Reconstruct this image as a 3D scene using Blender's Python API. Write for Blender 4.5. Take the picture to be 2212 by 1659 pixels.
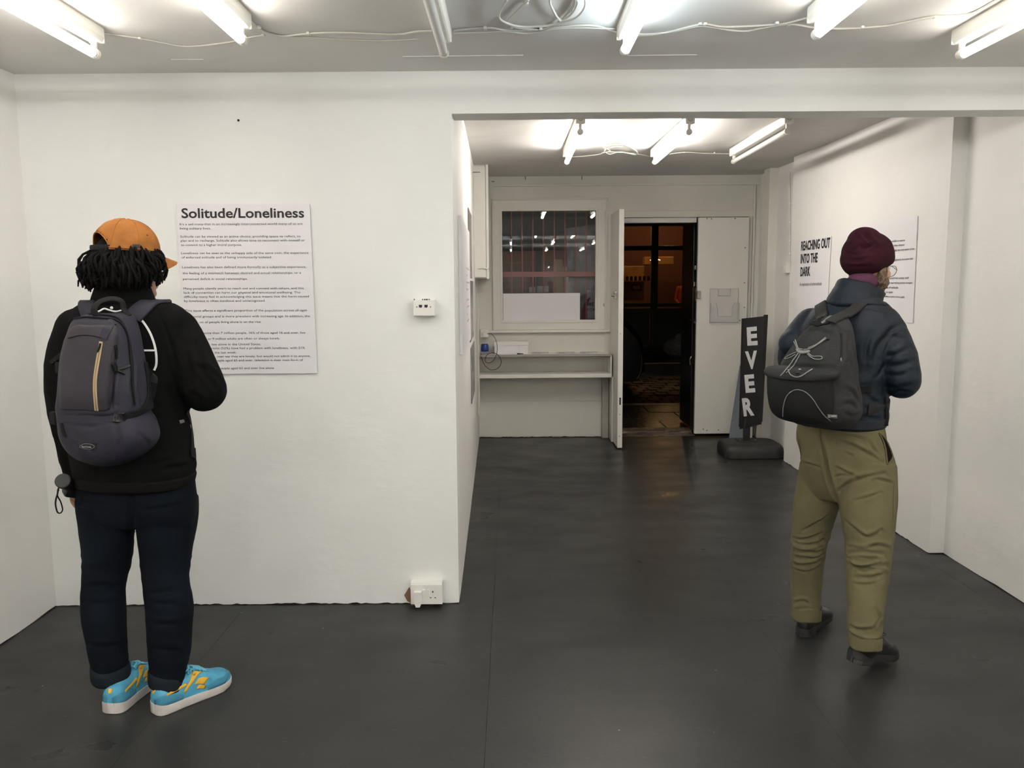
import bpy, bmesh, math, random
import numpy as np
from mathutils import Vector, Matrix, noise
from mathutils.bvhtree import BVHTree
for o in list(bpy.data.objects): bpy.data.objects.remove(o)
random.seed(7)
SC = bpy.context.scene
COL = SC.collection
V = Vector

# ------------------------------------------------------------------ camera
FPX = 1720.0; PITCH = math.atan(209 / FPX); ROLL = .0075; CH = 1.55
cpi, spi = math.cos(PITCH), math.sin(PITCH)
_r0 = V((1, 0, 0)); _u0 = V((0, spi, cpi)); FWD = V((0, cpi, -spi))
RGT = math.cos(ROLL) * _r0 - math.sin(ROLL) * _u0
UPV = math.sin(ROLL) * _r0 + math.cos(ROLL) * _u0
CAM = V((0, 0, CH))
cd = bpy.data.cameras.new('main_camera'); cd.sensor_width = 36; cd.lens = FPX / 2212 * 36
cd.clip_start = .05; cd.clip_end = 100
cam = bpy.data.objects.new('main_camera', cd); COL.objects.link(cam)
cam.matrix_world = Matrix(((RGT.x, UPV.x, -FWD.x, 0), (RGT.y, UPV.y, -FWD.y, 0), (RGT.z, UPV.z, -FWD.z, CH), (0, 0, 0, 1)))
SC.camera = cam

# ------------------------------------------------------------------ world, exposure
w = bpy.data.worlds.new('night'); SC.world = w; w.use_nodes = True
w.node_tree.nodes['Background'].inputs[0].default_value = (.10, .13, .2, 1)
w.node_tree.nodes['Background'].inputs[1].default_value = .004
SC.view_settings.view_transform = 'Standard'; SC.view_settings.look = 'None'
SC.view_settings.exposure = 0.66; SC.view_settings.gamma = 1.0
SC.view_settings.use_curve_mapping = False
TUBE_L = 19.0
WARM = (1.0, .945, .865); COOL = (.80, .92, 1.0)

# ------------------------------------------------------------------ helpers
def ray(px, py): return FWD + (px - 1106) / FPX * RGT - (py - 829.5) / FPX * UPV
def P(px, py, X=None, Y=None, Z=None):
    """world point seen at a photograph position, on the plane X=, Y= or Z="""
    d = ray(px, py)
    t = X / d.x if X is not None else (Y / d.y if Y is not None else (Z - CH) / d.z)
    return CAM + d * t
def catmull(pts, n):
    pts = [V(p) if not isinstance(p, Vector) else p for p in pts]
    if len(pts) < 3:
        return [pts[0].lerp(pts[-1], i / n) for i in range(n + 1)]
    out = []
    q = [pts[0] * 2 - pts[1]] + pts + [pts[-1] * 2 - pts[-2]]
    seg = len(pts) - 1
    for i in range(n + 1):
        u = i / n * seg; k = min(int(u), seg - 1); t = u - k
        a, b, c, d = q[k], q[k + 1], q[k + 2], q[k + 3]
        out.append(.5 * ((2 * b) + (c - a) * t + (2 * a - 5 * b + 4 * c - d) * t * t + (3 * b - a - 3 * c + d) * t ** 3))
    return out
def c1(vals, n):
    return [v[0] for v in catmull([V((v, 0, 0)) for v in vals], n)]

class MB:
    def __init__(s): s.v = []; s.f = []
    def add(s, vs, fs):
        b = len(s.v); s.v += [tuple(v) for v in vs]; s.f += [tuple(i + b for i in f) for f in fs]; return s
    def box(s, x0, x1, y0, y1, z0, z1, bev=0, seg=2, M=None):
        if bev <= 0:
            vs = [V((x, y, z)) for z in (z0, z1) for y in (y0, y1) for x in (x0, x1)]
            fs = [(0, 2, 3, 1), (4, 5, 7, 6), (0, 1, 5, 4), (2, 6, 7, 3), (0, 4, 6, 2), (1, 3, 7, 5)]
        else:
            bm = bmesh.new(); bmesh.ops.create_cube(bm, size=1)
            for v in bm.verts:
                v.co = V(((x0 + x1) / 2 + v.co.x * (x1 - x0), (y0 + y1) / 2 + v.co.y * (y1 - y0), (z0 + z1) / 2 + v.co.z * (z1 - z0)))
            bmesh.ops.bevel(bm, geom=list(bm.edges), offset=bev, segments=seg, profile=.6, affect='EDGES', clamp_overlap=True)
            bm.verts.index_update()
            vs = [v.co.copy() for v in bm.verts]; fs = [tuple(v.index for v in f.verts) for f in bm.faces]; bm.free()
        if M is not None: vs = [M @ v for v in vs]
        return s.add(vs, fs)
    def rings(s, R, cap=True, closed=False):
        n = len(R[0]); vs = [p for r in R for p in r]; fs = []
        m = len(R)
        for i in range(m if closed else m - 1):
            a = i * n; b = ((i + 1) % m) * n
            for j in range(n):
                k = (j + 1) % n
                fs.append((a + j, a + k, b + k, b + j))
        if cap and not closed:
            fs.append(tuple(range(n))[::-1]); fs.append(tuple(range((m - 1) * n, m * n)))
        return s.add(vs, fs)
    def tube(s, path, rad, n=10, cap=True, ref=None, dome=False, closed=False):
        path = [V(p) for p in path]; m = len(path)
        if not isinstance(rad, (list, tuple)): rad = [rad] * m
        if dome:
            def d(p, q, r):
                t = (p - q).normalized(); r1 = r[0] if isinstance(r, tuple) else r
                pp = []
                for a in (.35, .7, 1.0, 1.25, 1.45):
                    k = math.cos(a); pp.append((p + t * r1 * math.sin(a), (r[0] * k, r[1] * k) if isinstance(r, tuple) else r * k))
                return pp
            e = d(path[-1], path[-2], rad[-1]); b = d(path[0], path[1], rad[0])[::-1]
            path = [x[0] for x in b] + path + [x[0] for x in e]
            rad = [x[1] for x in b] + list(rad) + [x[1] for x in e]; m = len(path)
        T = []
        for i in range(m):
            a = path[i - 1] if (i > 0 or closed) else path[i]; b = path[(i + 1) % m] if (i < m - 1 or closed) else path[i]
            t = (b - a); T.append(t.normalized() if t.length > 1e-9 else V((0, 0, 1)))
        N = ref.copy() if ref is not None else (V((0, 0, 1)) if abs(T[0].z) < .9 else V((0, 1, 0)))
        R = []
        for i in range(m):
            if ref is not None: N = ref
            N = N - T[i] * N.dot(T[i]); N.normalize(); B = T[i].cross(N)
            r = rad[i]; rx, ry = r if isinstance(r, tuple) else (r, r)
            R.append([path[i] + B * (math.cos(2 * math.pi * j / n) * rx) + N * (math.sin(2 * math.pi * j / n) * ry) for j in range(n)])
        return s.rings(R, cap=cap, closed=closed)
    def cyl(s, a, b, r, n=20, r2=None):
        return s.tube([a, b], [r, r if r2 is None else r2], n=n)
    def ell(s, c, rx, ry, rz, M=None, nu=24, nv=14):
        R = []
        for i in range(1, nv):
            a = math.pi * i / nv
            R.append([V((rx * math.sin(a) * math.cos(2 * math.pi * j / nu), ry * math.sin(a) * math.sin(2 * math.pi * j / nu), -rz * math.cos(a))) for j in range(nu)])
        R = [[(M @ p if M is not None else p) + V(c) for p in r] for r in R]
        return s.rings(R)
    def poly(s, pts, ext):
        """flat polygon given as 3-D points, extruded by vector ext"""
        n = len(pts); e = V(ext); vs = [V(p) for p in pts] + [V(p) + e for p in pts]
        fs = [tuple(range(n))[::-1], tuple(range(n, 2 * n))] + [(i, (i + 1) % n, n + (i + 1) % n, n + i) for i in range(n)]
        return s.add(vs, fs)
    def xf(s, M): s.v = [tuple(M @ V(v)) for v in s.v]; return s
    def mesh(s, name='m', smooth=None):
        me = bpy.data.meshes.new(name); me.from_pydata(s.v, [], s.f); me.update()
        bm = bmesh.new(); bm.from_mesh(me); bmesh.ops.recalc_face_normals(bm, faces=bm.faces); bm.to_mesh(me); bm.free()
        if smooth is not None:
            me.shade_smooth()
            if smooth < 180: me.set_sharp_from_angle(angle=math.radians(smooth))
        return me

ORG = {}
def put(name, me, mat, parent=None, label=None, cat=None, group=None, kind=None, smooth=None):
    if isinstance(me, MB): me = me.mesh(name, smooth)
    if me.users: me = me.copy()
    me.name = name
    o = bpy.data.objects.new(name, me); COL.objects.link(o)
    if mat is not None:
        me.materials.clear(); me.materials.append(mat)
    if parent is not None:
        o.parent = parent; org = ORG[parent.name]; me.transform(Matrix.Translation(-org)); ORG[o.name] = org
    else:
        co = [v.co for v in me.vertices]
        lo = V([min(c[i] for c in co) for i in range(3)]); hi = V([max(c[i] for c in co) for i in range(3)])
        org = V(((lo.x + hi.x) / 2, (lo.y + hi.y) / 2, lo.z)); me.transform(Matrix.Translation(-org)); o.location = org; ORG[o.name] = org
    if label: o['label'] = label
    if cat: o['category'] = cat
    if group: o['group'] = group
    if kind: o['kind'] = kind
    return o
def root(name, loc, label=None, cat=None, group=None, kind=None):
    o = bpy.data.objects.new(name, None); COL.objects.link(o); o.location = V(loc); o.empty_display_size = .1
    ORG[o.name] = V(loc)
    if label: o['label'] = label
    if cat: o['category'] = cat
    if group: o['group'] = group
    if kind: o['kind'] = kind
    return o
def structure(name, me, mat, parent=None, smooth=None, label=None):
    return put(name, me, mat, parent, kind=None if parent else 'structure', smooth=smooth, label=label)
def dup(r, loc, label=None, mats=None):
    c = r.copy(); COL.objects.link(c); c.location = V(loc)
    if label: c['label'] = label
    for ch in list(r.children):
        d = ch.copy(); COL.objects.link(d); d.parent = c
        if mats and ch.name.split('.')[0] in mats:
            d.data = ch.data.copy(); d.data.materials.clear(); d.data.materials.append(mats[ch.name.split('.')[0]])
        for g in ch.children:
            e = g.copy(); COL.objects.link(e); e.parent = d
    return c

def remesh(mb, vox=.006, it=6, fac=.5):
    me = mb.mesh('tmp') if isinstance(mb, MB) else mb
    o = bpy.data.objects.new('tmp', me); COL.objects.link(o)
    m = o.modifiers.new('r', 'REMESH'); m.mode = 'VOXEL'; m.voxel_size = vox; m.adaptivity = 0
    if it:
        m = o.modifiers.new('s', 'SMOOTH'); m.iterations = it; m.factor = fac
    dg = bpy.context.evaluated_depsgraph_get(); dg.update()
    out = bpy.data.meshes.new_from_object(o.evaluated_get(dg), depsgraph=dg)
    bpy.data.objects.remove(o)
    out.shade_smooth()
    return out
def getco(me):
    a = np.empty(len(me.vertices) * 3, 'f4'); me.vertices.foreach_get('co', a); return a.reshape(-1, 3)
def getno(me):
    a = np.empty(len(me.vertices) * 3, 'f4'); me.vertex_normals.foreach_get('vector', a); return a.reshape(-1, 3)
def setco(me, co): me.vertices.foreach_set('co', np.ascontiguousarray(co, 'f4').ravel()); me.update()
def nz(co, fx, fy, fz, seed=0, ridged=False):
    n = noise.noise
    r = np.fromiter((n((x * fx + seed, y * fy + seed * 1.7, z * fz - seed)) for x, y, z in co.tolist()), 'f4', len(co))
    return (1 - np.abs(r) * 2.2) if ridged else r
def displace(me, fn):
    co = getco(me); no = getno(me); d = fn(co); setco(me, co + no * d[:, None])
def bvh(me):
    return BVHTree.FromPolygons([v.co.copy() for v in me.vertices], [tuple(p.vertices) for p in me.polygons])
def hit(tree, px, py):
    d = ray(px, py).normalized(); h = tree.ray_cast(CAM, d)
    return (h[0], h[1]) if h[0] is not None else (None, None)
def creases(me, tree, lines, width=.006, amp=.004):
    """press fold lines (given on the visible side) into a cloth mesh; a soft ridge runs beside each"""
    co = getco(me); no = getno(me); d = np.zeros(len(co))
    for ln in lines:
        k = 1.0
        if isinstance(ln[0], (int, float)): k = ln[0]; ln = ln[1:]
        pts = [hit(tree, *p)[0] for p in ln]; pts = [p for p in pts if p is not None]
        if len(pts) < 2: continue
        pts = catmull(pts, 4 * (len(pts) - 1))
        best = np.full(len(co), 9.); tt = np.zeros(len(co)); up = np.zeros(len(co)); n = len(pts) - 1
        for i in range(n):
            a = np.array(pts[i]); b = np.array(pts[i + 1]); ab = b - a; L = ab @ ab + 1e-12
            t = np.clip(((co - a) @ ab) / L, 0, 1); q = co - (a + t[:, None] * ab)
            dist = np.sqrt((q ** 2).sum(1)); m = dist < best
            best[m] = dist[m]; tt[m] = (i + t[m]) / n; up[m] = q[m][:, 2]
        fade = np.sin(np.clip(tt, 0.06, .94) * math.pi) ** .6
        W = width * (.7 + .6 * k)
        prof = -np.exp(-(best / W) ** 2) + .75 * np.exp(-((best - 2.1 * W) / (1.2 * W)) ** 2) * (up > -W)
        d += prof * fade * amp * k
    setco(me, co + no * d[:, None])

def ribbon(mb, tree, path, width, thick=.002, lift=.001, n=40, px=True, wfn=None, sm=3):
    """flat band laid on a surface; path = photo positions (px) or 3-D guide points"""
    if px:
        pp = catmull([V((a, b, 0)) for a, b in path], n); S = []
        for q in pp:
            h, nn = hit(tree, q.x, q.y)
            if h is not None: S.append((h, nn))
    else:
        S = []
        for q in catmull(path, n):
            h = tree.find_nearest(q)
            nn = h[1]
            S.append((h[0], nn))
    if len(S) < 3: return mb
    Pn = [s[0].copy() for s in S]; N = [s[1].copy() for s in S]
    for _ in range(sm):
        Pn = [Pn[0]] + [(Pn[i - 1] + Pn[i] * 2 + Pn[i + 1]) / 4 for i in range(1, len(Pn) - 1)] + [Pn[-1]]
        N = [N[0]] + [(N[i - 1] + N[i] + N[i + 1]).normalized() for i in range(1, len(N) - 1)] + [N[-1]]
    R = []
    for i, (p, nn) in enumerate(zip(Pn, N)):
        t = (Pn[min(i + 1, len(Pn) - 1)] - Pn[max(i - 1, 0)]).normalized(); s = nn.cross(t).normalized()
        ww = width * (wfn(i / (len(Pn) - 1)) if wfn else 1) / 2
        a = p + nn * lift; b = p + nn * (lift + thick); e = thick * .35
        R.append([a - s * ww, a + s * ww, a + s * ww + nn * (thick * .6), b + s * (ww - e), b - s * (ww - e), a - s * ww + nn * (thick * .6)])
    return mb.rings(R)
def cord(mb, tree, path, r, lift=.001, n=40, px=True, sides=6):
    pp = []
    if px:
        for q in catmull([V((a, b, 0)) for a, b in path], n):
            h, nn = hit(tree, q.x, q.y)
            if h is not None: pp.append(h + nn * (r + lift))
    else:
        for q in catmull(path, n):
            h = tree.find_nearest(q); pp.append(h[0] + h[1] * (r + lift))
    for _ in range(2):
        pp = [pp[0]] + [(pp[i - 1] + pp[i] * 2 + pp[i + 1]) / 4 for i in range(1, len(pp) - 1)] + [pp[-1]] if len(pp) > 3 else pp
    if len(pp) > 2: mb.tube(pp, r, n=sides)
    return mb
def patch(mb, tree, poly, thick=.002, lift=.0005):
    """polygon (photo positions) laid on a surface"""
    cx = sum(p[0] for p in poly) / len(poly); cy = sum(p[1] for p in poly) / len(poly)
    pl = []
    for (a, b), (c, d) in zip(poly, list(poly[1:]) + [poly[0]]):
        for k in range(3): pl.append((a + (c - a) * k / 3, b + (d - b) * k / 3))
    n = len(pl); vs = []; last = None
    for t in (1.0, .8, .55, .3, .1):
        for a, b in pl:
            h, nn = hit(tree, cx + (a - cx) * t, cy + (b - cy) * t)
            if h is None:
                h, nn = last if last else (None, None)
                if h is None: return mb
            last = (h, nn); vs.append(h + nn * (lift + thick))
    base = []
    for a, b in pl:
        h, nn = hit(tree, a, b); h, nn = (h, nn) if h is not None else last
        base.append(h)
    fs = [(r * n + i, r * n + (i + 1) % n, (r + 1) * n + (i + 1) % n, (r + 1) * n + i) for r in range(4) for i in range(n)]
    fs.append(tuple(range(4 * n, 5 * n))); o = len(vs)
    fs += [(o + i, o + (i + 1) % n, (i + 1) % n, i) for i in range(n)]; fs.append(tuple(range(o, o + n))[::-1])
    return mb.add(vs + base, fs)

def loft(mb, rows, Y, phi=0., n=40, sub=6, e=2.3, px=True):
    """stack of horizontal super-elliptic sections. row=(y, xl, xr, halfdepth[, Y]); phi turns the body"""
    c, s = math.cos(phi), math.sin(phi); K = []
    def sec(q, aa, bb):
        ring = []
        for j in range(n):
            t = 2 * math.pi * j / n; ct, st = math.cos(t), math.sin(t)
            x = aa * math.copysign(abs(ct) ** (2 / e), ct); y = bb * math.copysign(abs(st) ** (2 / e), st)
            ring.append(q + V((x * c + y * s, -x * s + y * c, 0)))
        return ring
    for r in rows:
        yy = r[4] if len(r) > 4 else Y
        a = P(r[1], r[0], Y=yy); b = P(r[2], r[0], Y=yy); hw = (b.x - a.x) / 2; hd = r[3]
        aa = math.sqrt(max(hw * hw - (hd * s) ** 2, (hw * .5) ** 2)) / max(c, .3); q = (a + b) / 2
        for _ in range(6):          # real section whose outline spans xl..xr
            us = [1106 + FPX * (p - CAM).dot(RGT) / (p - CAM).dot(FWD) for p in sec(q, aa, hd)]
            lo, hi = min(us), max(us); k = (q - CAM).dot(FWD) / FPX
            q = q + V((((r[1] + r[2]) - (lo + hi)) / 2 * k, 0, 0)); aa = max(hw * .45, aa + ((r[2] - r[1]) - (hi - lo)) / 2 * k / max(c, .5))
        K.append((q, aa, hd))
    m = sub * (len(K) - 1)
    C_ = catmull([k[0] for k in K], m); A = c1([k[1] for k in K], m); B = c1([k[2] for k in K], m)
    return mb.rings([sec(q, aa, bb) for q, aa, bb in zip(C_, A, B)])
def limb(mb, pts, k=1.0, n=20, sub=6, dome=True):
    """pts = (px, py, Y, radius in photo pixels)"""
    C_ = []; R = []
    for p in pts:
        q = P(p[0], p[1], Y=p[2]); zd = (q - CAM).dot(FWD); C_.append(q); R.append(p[3] / FPX * zd * k)
    m = sub * (len(pts) - 1)
    return mb.tube(catmull(C_, m), c1(R, m), n=n, dome=dome)

# ------------------------------------------------------------------ materials
MATS = {}
def mat(name, col, rough=.6, bump=0, bscale=30, metal=0, var=0, vscale=4, sheen=0, coat=0, spec=None, stretch=None, bdist=.003, detail=4, col2=None, emis=None, es=0, trans=0, alpha=None):
    if name in MATS: return MATS[name]
    m = bpy.data.materials.new(name); m.use_nodes = True; nt = m.node_tree; N = nt.nodes; L = nt.links
    b = N['Principled BSDF']; b.inputs['Base Color'].default_value = (*col, 1); b.inputs['Roughness'].default_value = rough
    b.inputs['Metallic'].default_value = metal
    if spec is not None: b.inputs['Specular IOR Level'].default_value = spec
    if sheen: b.inputs['Sheen Weight'].default_value = sheen; b.inputs['Sheen Roughness'].default_value = .5
    if coat: b.inputs['Coat Weight'].default_value = coat; b.inputs['Coat Roughness'].default_value = .15
    if emis: b.inputs['Emission Color'].default_value = (*emis, 1); b.inputs['Emission Strength'].default_value = es
    if trans: b.inputs['Transmission Weight'].default_value = trans
    tc = N.new('ShaderNodeTexCoord'); mp = N.new('ShaderNodeMapping'); L.new(tc.outputs['Object'], mp.inputs[0])
    if stretch: mp.inputs['Scale'].default_value = stretch
    if var or col2:
        n = N.new('ShaderNodeTexNoise'); n.inputs['Scale'].default_value = vscale; n.inputs['Detail'].default_value = 6; L.new(mp.outputs[0], n.inputs[0])
        r = N.new('ShaderNodeValToRGB'); L.new(n.outputs[0], r.inputs[0])
        r.color_ramp.elements[0].position = .35; r.color_ramp.elements[1].position = .65
        c2 = col2 if col2 else tuple(min(1, c * (1 + var)) for c in col); c0 = tuple(c * (1 - var) for c in col)
        r.color_ramp.elements[0].color = (*c0, 1); r.color_ramp.elements[1].color = (*c2, 1); L.new(r.outputs[0], b.inputs['Base Color'])
    if bump:
        n = N.new('ShaderNodeTexNoise'); n.inputs['Scale'].default_value = bscale; n.inputs['Detail'].default_value = detail; L.new(mp.outputs[0], n.inputs[0])
        bp = N.new('ShaderNodeBump'); bp.inputs['Strength'].default_value = bump; bp.inputs['Distance'].default_value = bdist
        L.new(n.outputs[0], bp.inputs['Height']); L.new(bp.outputs[0], b.inputs['Normal'])
    MATS[name] = m; return m
def wallmat(name, col):
    """white emulsion over lumpy plaster: broad undulation, brush marks, small knocks"""
    m = mat(name, col, .62, var=.02, vscale=1.3); nt = m.node_tree; N = nt.nodes; L = nt.links; b = N['Principled BSDF']
    tc = N.new('ShaderNodeTexCoord'); prev = None
    for sc, de, st, di, sx in ((2.2, 2, .75, .028, (1, 1, 1)), (10, 4, .38, .0048, (1, 1, 2.4)), (60, 3, .2, .0012, (1, 1, 2))):
        mp = N.new('ShaderNodeMapping'); mp.inputs['Scale'].default_value = sx; L.new(tc.outputs['Object'], mp.inputs[0])
        n = N.new('ShaderNodeTexNoise'); n.inputs['Scale'].default_value = sc; n.inputs['Detail'].default_value = de; L.new(mp.outputs[0], n.inputs[0])
        bp = N.new('ShaderNodeBump'); bp.inputs['Strength'].default_value = st; bp.inputs['Distance'].default_value = di
        L.new(n.outputs[0], bp.inputs['Height'])
        if prev: L.new(prev.outputs[0], bp.inputs['Normal'])
        prev = bp
    L.new(prev.outputs[0], b.inputs['Normal']); return m
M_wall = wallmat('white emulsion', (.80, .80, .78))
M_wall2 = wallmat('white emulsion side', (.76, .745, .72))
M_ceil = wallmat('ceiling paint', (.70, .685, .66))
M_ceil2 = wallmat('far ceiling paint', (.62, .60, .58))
M_wood = mat('white gloss woodwork', (.74, .72, .67), .38, bump=.2, bscale=18, var=.03, vscale=3, stretch=(1, 1, .3), bdist=.002)
M_wood2 = mat('far wall board paint', (.68, .665, .61), .5, bump=.2, bscale=9, var=.04, vscale=2, bdist=.003)
M_plastic = mat('white plastic', (.80, .78, .74), .3)
M_housing = mat('white enamelled steel', (.78, .76, .70), .35)
M_paper = mat('poster paper', (.76, .74, .76), .45, bump=.12, bscale=3, bdist=.003)
M_ink = mat('black ink', (.012, .012, .014), .6)
M_greyink = mat('grey ink', (.16, .15, .16), .6)
M_dark = mat('dark void', (.012, .010, .009), .9)
M_black = mat('black plastic', (.010, .010, .011), .4, spec=.35, bump=.1, bscale=60)
M_grey = mat('grey plastic', (.2, .2, .2), .4)
M_metal = mat('worn steel', (.35, .33, .3), .35, metal=1, var=.3, vscale=30)

def floormat():
    m = mat('dark grey floor paint', (.05, .05, .05), .36, spec=.22); nt = m.node_tree; N = nt.nodes; L = nt.links; b = N['Principled BSDF']
    g = N.new('ShaderNodeNewGeometry')
    def nse(s, d, sc=(1, 1, 1)):
        mp = N.new('ShaderNodeMapping'); mp.inputs['Scale'].default_value = sc; L.new(g.outputs['Position'], mp.inputs[0])
        n = N.new('ShaderNodeTexNoise'); n.inputs['Scale'].default_value = s; n.inputs['Detail'].default_value = d; L.new(mp.outputs[0], n.inputs[0]); return n
    def ramp(src, a, b_, c0, c1_):
        r = N.new('ShaderNodeValToRGB'); r.color_ramp.elements[0].position = a; r.color_ramp.elements[1].position = b_
        r.color_ramp.elements[0].color = c0; r.color_ramp.elements[1].color = c1_; L.new(src, r.inputs[0]); return r
    base = ramp(nse(1.1, 6).outputs[0], .3, .7, (.022, .0222, .0218, 1), (.030, .0302, .0295, 1))
    # chips of white paint and grit
    vo = N.new('ShaderNodeTexVoronoi'); vo.inputs['Scale'].default_value = 9; vo.inputs['Randomness'].default_value = 1; L.new(g.outputs['Position'], vo.inputs[0])
    sp = ramp(vo.outputs['Distance'], .028, .04, (1, 1, 1, 1), (0, 0, 0, 1))
    gate = ramp(nse(3.3, 3).outputs[0], .52, .6, (0, 0, 0, 1), (.6, .6, .6, 1))
    mu = N.new('ShaderNodeMath'); mu.operation = 'MULTIPLY'; L.new(sp.outputs[0], mu.inputs[0]); L.new(gate.outputs[0], mu.inputs[1])
    scr = ramp(nse(4, 8, (9, 60, 1)).outputs[0], .66, .70, (0, 0, 0, 1), (.10, .10, .10, 1))
    ad = N.new('ShaderNodeMath'); ad.operation = 'ADD'; L.new(mu.outputs[0], ad.inputs[0]); L.new(scr.outputs[0], ad.inputs[1])
    mx = N.new('ShaderNodeMix'); mx.data_type = 'RGBA'; L.new(ad.outputs[0], mx.inputs['Factor']); L.new(base.outputs[0], mx.inputs[6]); mx.inputs[7].default_value = (.5, .5, .48, 1)
    L.new(mx.outputs[2], b.inputs['Base Color'])
    rr = ramp(nse(2.3, 8, (1, 1.6, 1)).outputs[0], .3, .72, (.26, .26, .26, 1), (.46, .46, .46, 1)); L.new(rr.outputs[0], b.inputs['Roughness'])
    prev = None
    for sc, de, st, di in ((3, 2, .35, .004), (45, 6, .25, .0012), (220, 2, .2, .0006)):
        n = nse(sc, de); bp = N.new('ShaderNodeBump'); bp.inputs['Strength'].default_value = st; bp.inputs['Distance'].default_value = di
        L.new(n.outputs[0], bp.inputs['Height'])
        if prev: L.new(prev.outputs[0], bp.inputs['Normal'])
        prev = bp
    L.new(prev.outputs[0], b.inputs['Normal'])
    return m
M_floor = floormat()
M_floorsub = mat('floor joint', (.03, .03, .03), .5)

def glassmat(name, tint=(.95, .95, .95), refl=1.0, rough=.0, ior=1.5):
    m = bpy.data.materials.new(name); m.use_nodes = True; nt = m.node_tree; N = nt.nodes; L = nt.links
    N.remove(N['Principled BSDF']); out = N['Material Output']
    t = N.new('ShaderNodeBsdfTransparent'); t.inputs[0].default_value = (*tint, 1)
    g = N.new('ShaderNodeBsdfGlossy'); g.inputs['Roughness'].default_value = rough; g.inputs[0].default_value = (refl, refl, refl, 1)
    f = N.new('ShaderNodeFresnel'); f.inputs[0].default_value = ior
    x = N.new('ShaderNodeMixShader'); L.new(f.outputs[0], x.inputs[0]); L.new(t.outputs[0], x.inputs[1]); L.new(g.outputs[0], x.inputs[2]); L.new(x.outputs[0], out.inputs[0])
    return m
M_glass = glassmat('window glass')
M_lens = glassmat('spectacle lens', (.98, .98, .98), .6, ior=1.12)
M_acryl = glassmat('clear acrylic', (.90, .89, .90))

def tubemat(name, c, L_):
    return mat(name, (.8, .8, .8), .3, emis=c, es=L_)
M_tw = tubemat('warm lit tube', WARM, TUBE_L); M_tf = tubemat('far room lit tube', WARM, TUBE_L * 2.7); M_tr = tubemat('added rear tube', WARM, TUBE_L * 2.6); M_trc = tubemat('added rear cool tube', COOL, TUBE_L * 2.6); M_tc = tubemat('cool lit tube', COOL, TUBE_L)
M_toff = mat('unlit tube', (.72, .70, .66), .25)

# ------------------------------------------------------------------ text
def text(mb, s, A, B, cap, up=V((0, 0, 1)), out=V((0, -1, 0)), bold=0., lift=.0012, fitw=True):
    """lay one line of lettering from A (left end of baseline) to B, capital height cap"""
    cu = bpy.data.curves.new('t', 'FONT'); cu.body = s; cu.size = 1; cu.offset = bold; cu.resolution_u = 3
    o = bpy.data.objects.new('t', cu); COL.objects.link(o)
    dg = bpy.context.evaluated_depsgraph_get(); dg.update()
    me = bpy.data.meshes.new_from_object(o.evaluated_get(dg), depsgraph=dg)
    bpy.data.objects.remove(o); bpy.data.curves.remove(cu)
    co = [v.co.copy() for v in me.vertices]
    if not co: return
    x0 = min(c.x for c in co); x1 = max(c.x for c in co)
    A = V(A); B = V(B); ax = (B - A); W = ax.length; ax.normalize(); u = (up - ax * up.dot(ax)).normalized()
    sx = W / (x1 - x0) if fitw else cap / .73; sy = cap / .73
    mb.add([A + ax * ((c.x - x0) * sx) + u * (c.y * sy) + out * lift for c in co], [tuple(p.vertices) for p in me.polygons])
    bpy.data.meshes.remove(me)

# ================================================================== SETTING
XL, XR, XR2, XRF = -2.25, 2.49, 2.405, 2.505      # left wall, right wall, inner right board, far recess
YF, YB, YFAR, YBACK = 3.78, 3.93, 8.15, -5.6
ZC, ZL = 2.532, 2.342
rnd = random.Random(3)
def edge(a, b, n=60, amp=.007):
    """ragged foot of a wall from a to b: list of (s, z)"""
    return [(a + (b - a) * i / n, rnd.random() ** 2 * amp + .002) for i in range(n + 1)]

# floor: dark slab with painted hardboard sheets butted over it
flo = structure('floor', MB().box(-2.5, 2.7, YBACK - .1, YFAR + .02, -.08, -.006), M_floorsub)
xs = [-2.5, -1.32, -.10, 1.12, 2.34, 2.7]
def fy(i): return [-5.7, -1.3, 1.13, 3.56, 5.99, 8.17] if i in (2, 3) else [-5.7, -.1, 2.34, 4.78, 7.2, 8.17]
g = .0003
for i in range(5):
    ys = fy(i)
    for j in range(5):
        if xs[i + 1] < -.4 and ys[j] > 3.9: continue
        mb = MB().box(xs[i] + g, xs[i + 1] - g, ys[j] + g, ys[j + 1] - g, -.0058, 0, bev=.0004, seg=1)
        put('floor_sheet', mb, M_floor, flo)

structure('ceiling', MB().box(-2.5, 2.7, YBACK - .1, YF + .02, ZC, ZC + .1), M_ceil)
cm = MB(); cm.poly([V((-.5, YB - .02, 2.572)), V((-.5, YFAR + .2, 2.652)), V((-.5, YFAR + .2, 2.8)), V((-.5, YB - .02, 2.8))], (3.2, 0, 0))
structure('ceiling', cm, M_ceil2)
# plaster ridges (old board joints) on the ceiling
mb = MB()
for a, b in (((370, 128), (440, 128)), ((870, 122), (1130, 119)), ((1355, 120), (1505, 118))):
    p = P(*a, Z=ZC - .001); q = P(*b, Z=ZC - .001); mb.tube([p, q], .0022, n=6)
structure('trim_1', mb, M_wall, label='thin pale plaster ridge lines across the ceiling')

# wall facing the camera with the header over the opening (one plastered piece)
pts = [(XL - .2, .0)] + edge(XL, -.27, 90) + [(-.268, ZL + .001), (.6, ZL + .003), (1.4, ZL), (XR + .2, ZL), (XR + .2, 2.62), (XL - .2, 2.62)]
pts = [V((x, YF, z)) for x, z in pts]
wf = structure('wall_front', MB().poly(pts, (0, YB - YF, 0)), M_wall)
put('skirting_gap', MB().box(XL, -.30, YF + .012, YF + .1, -.004, .02), M_dark, wf)

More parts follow.
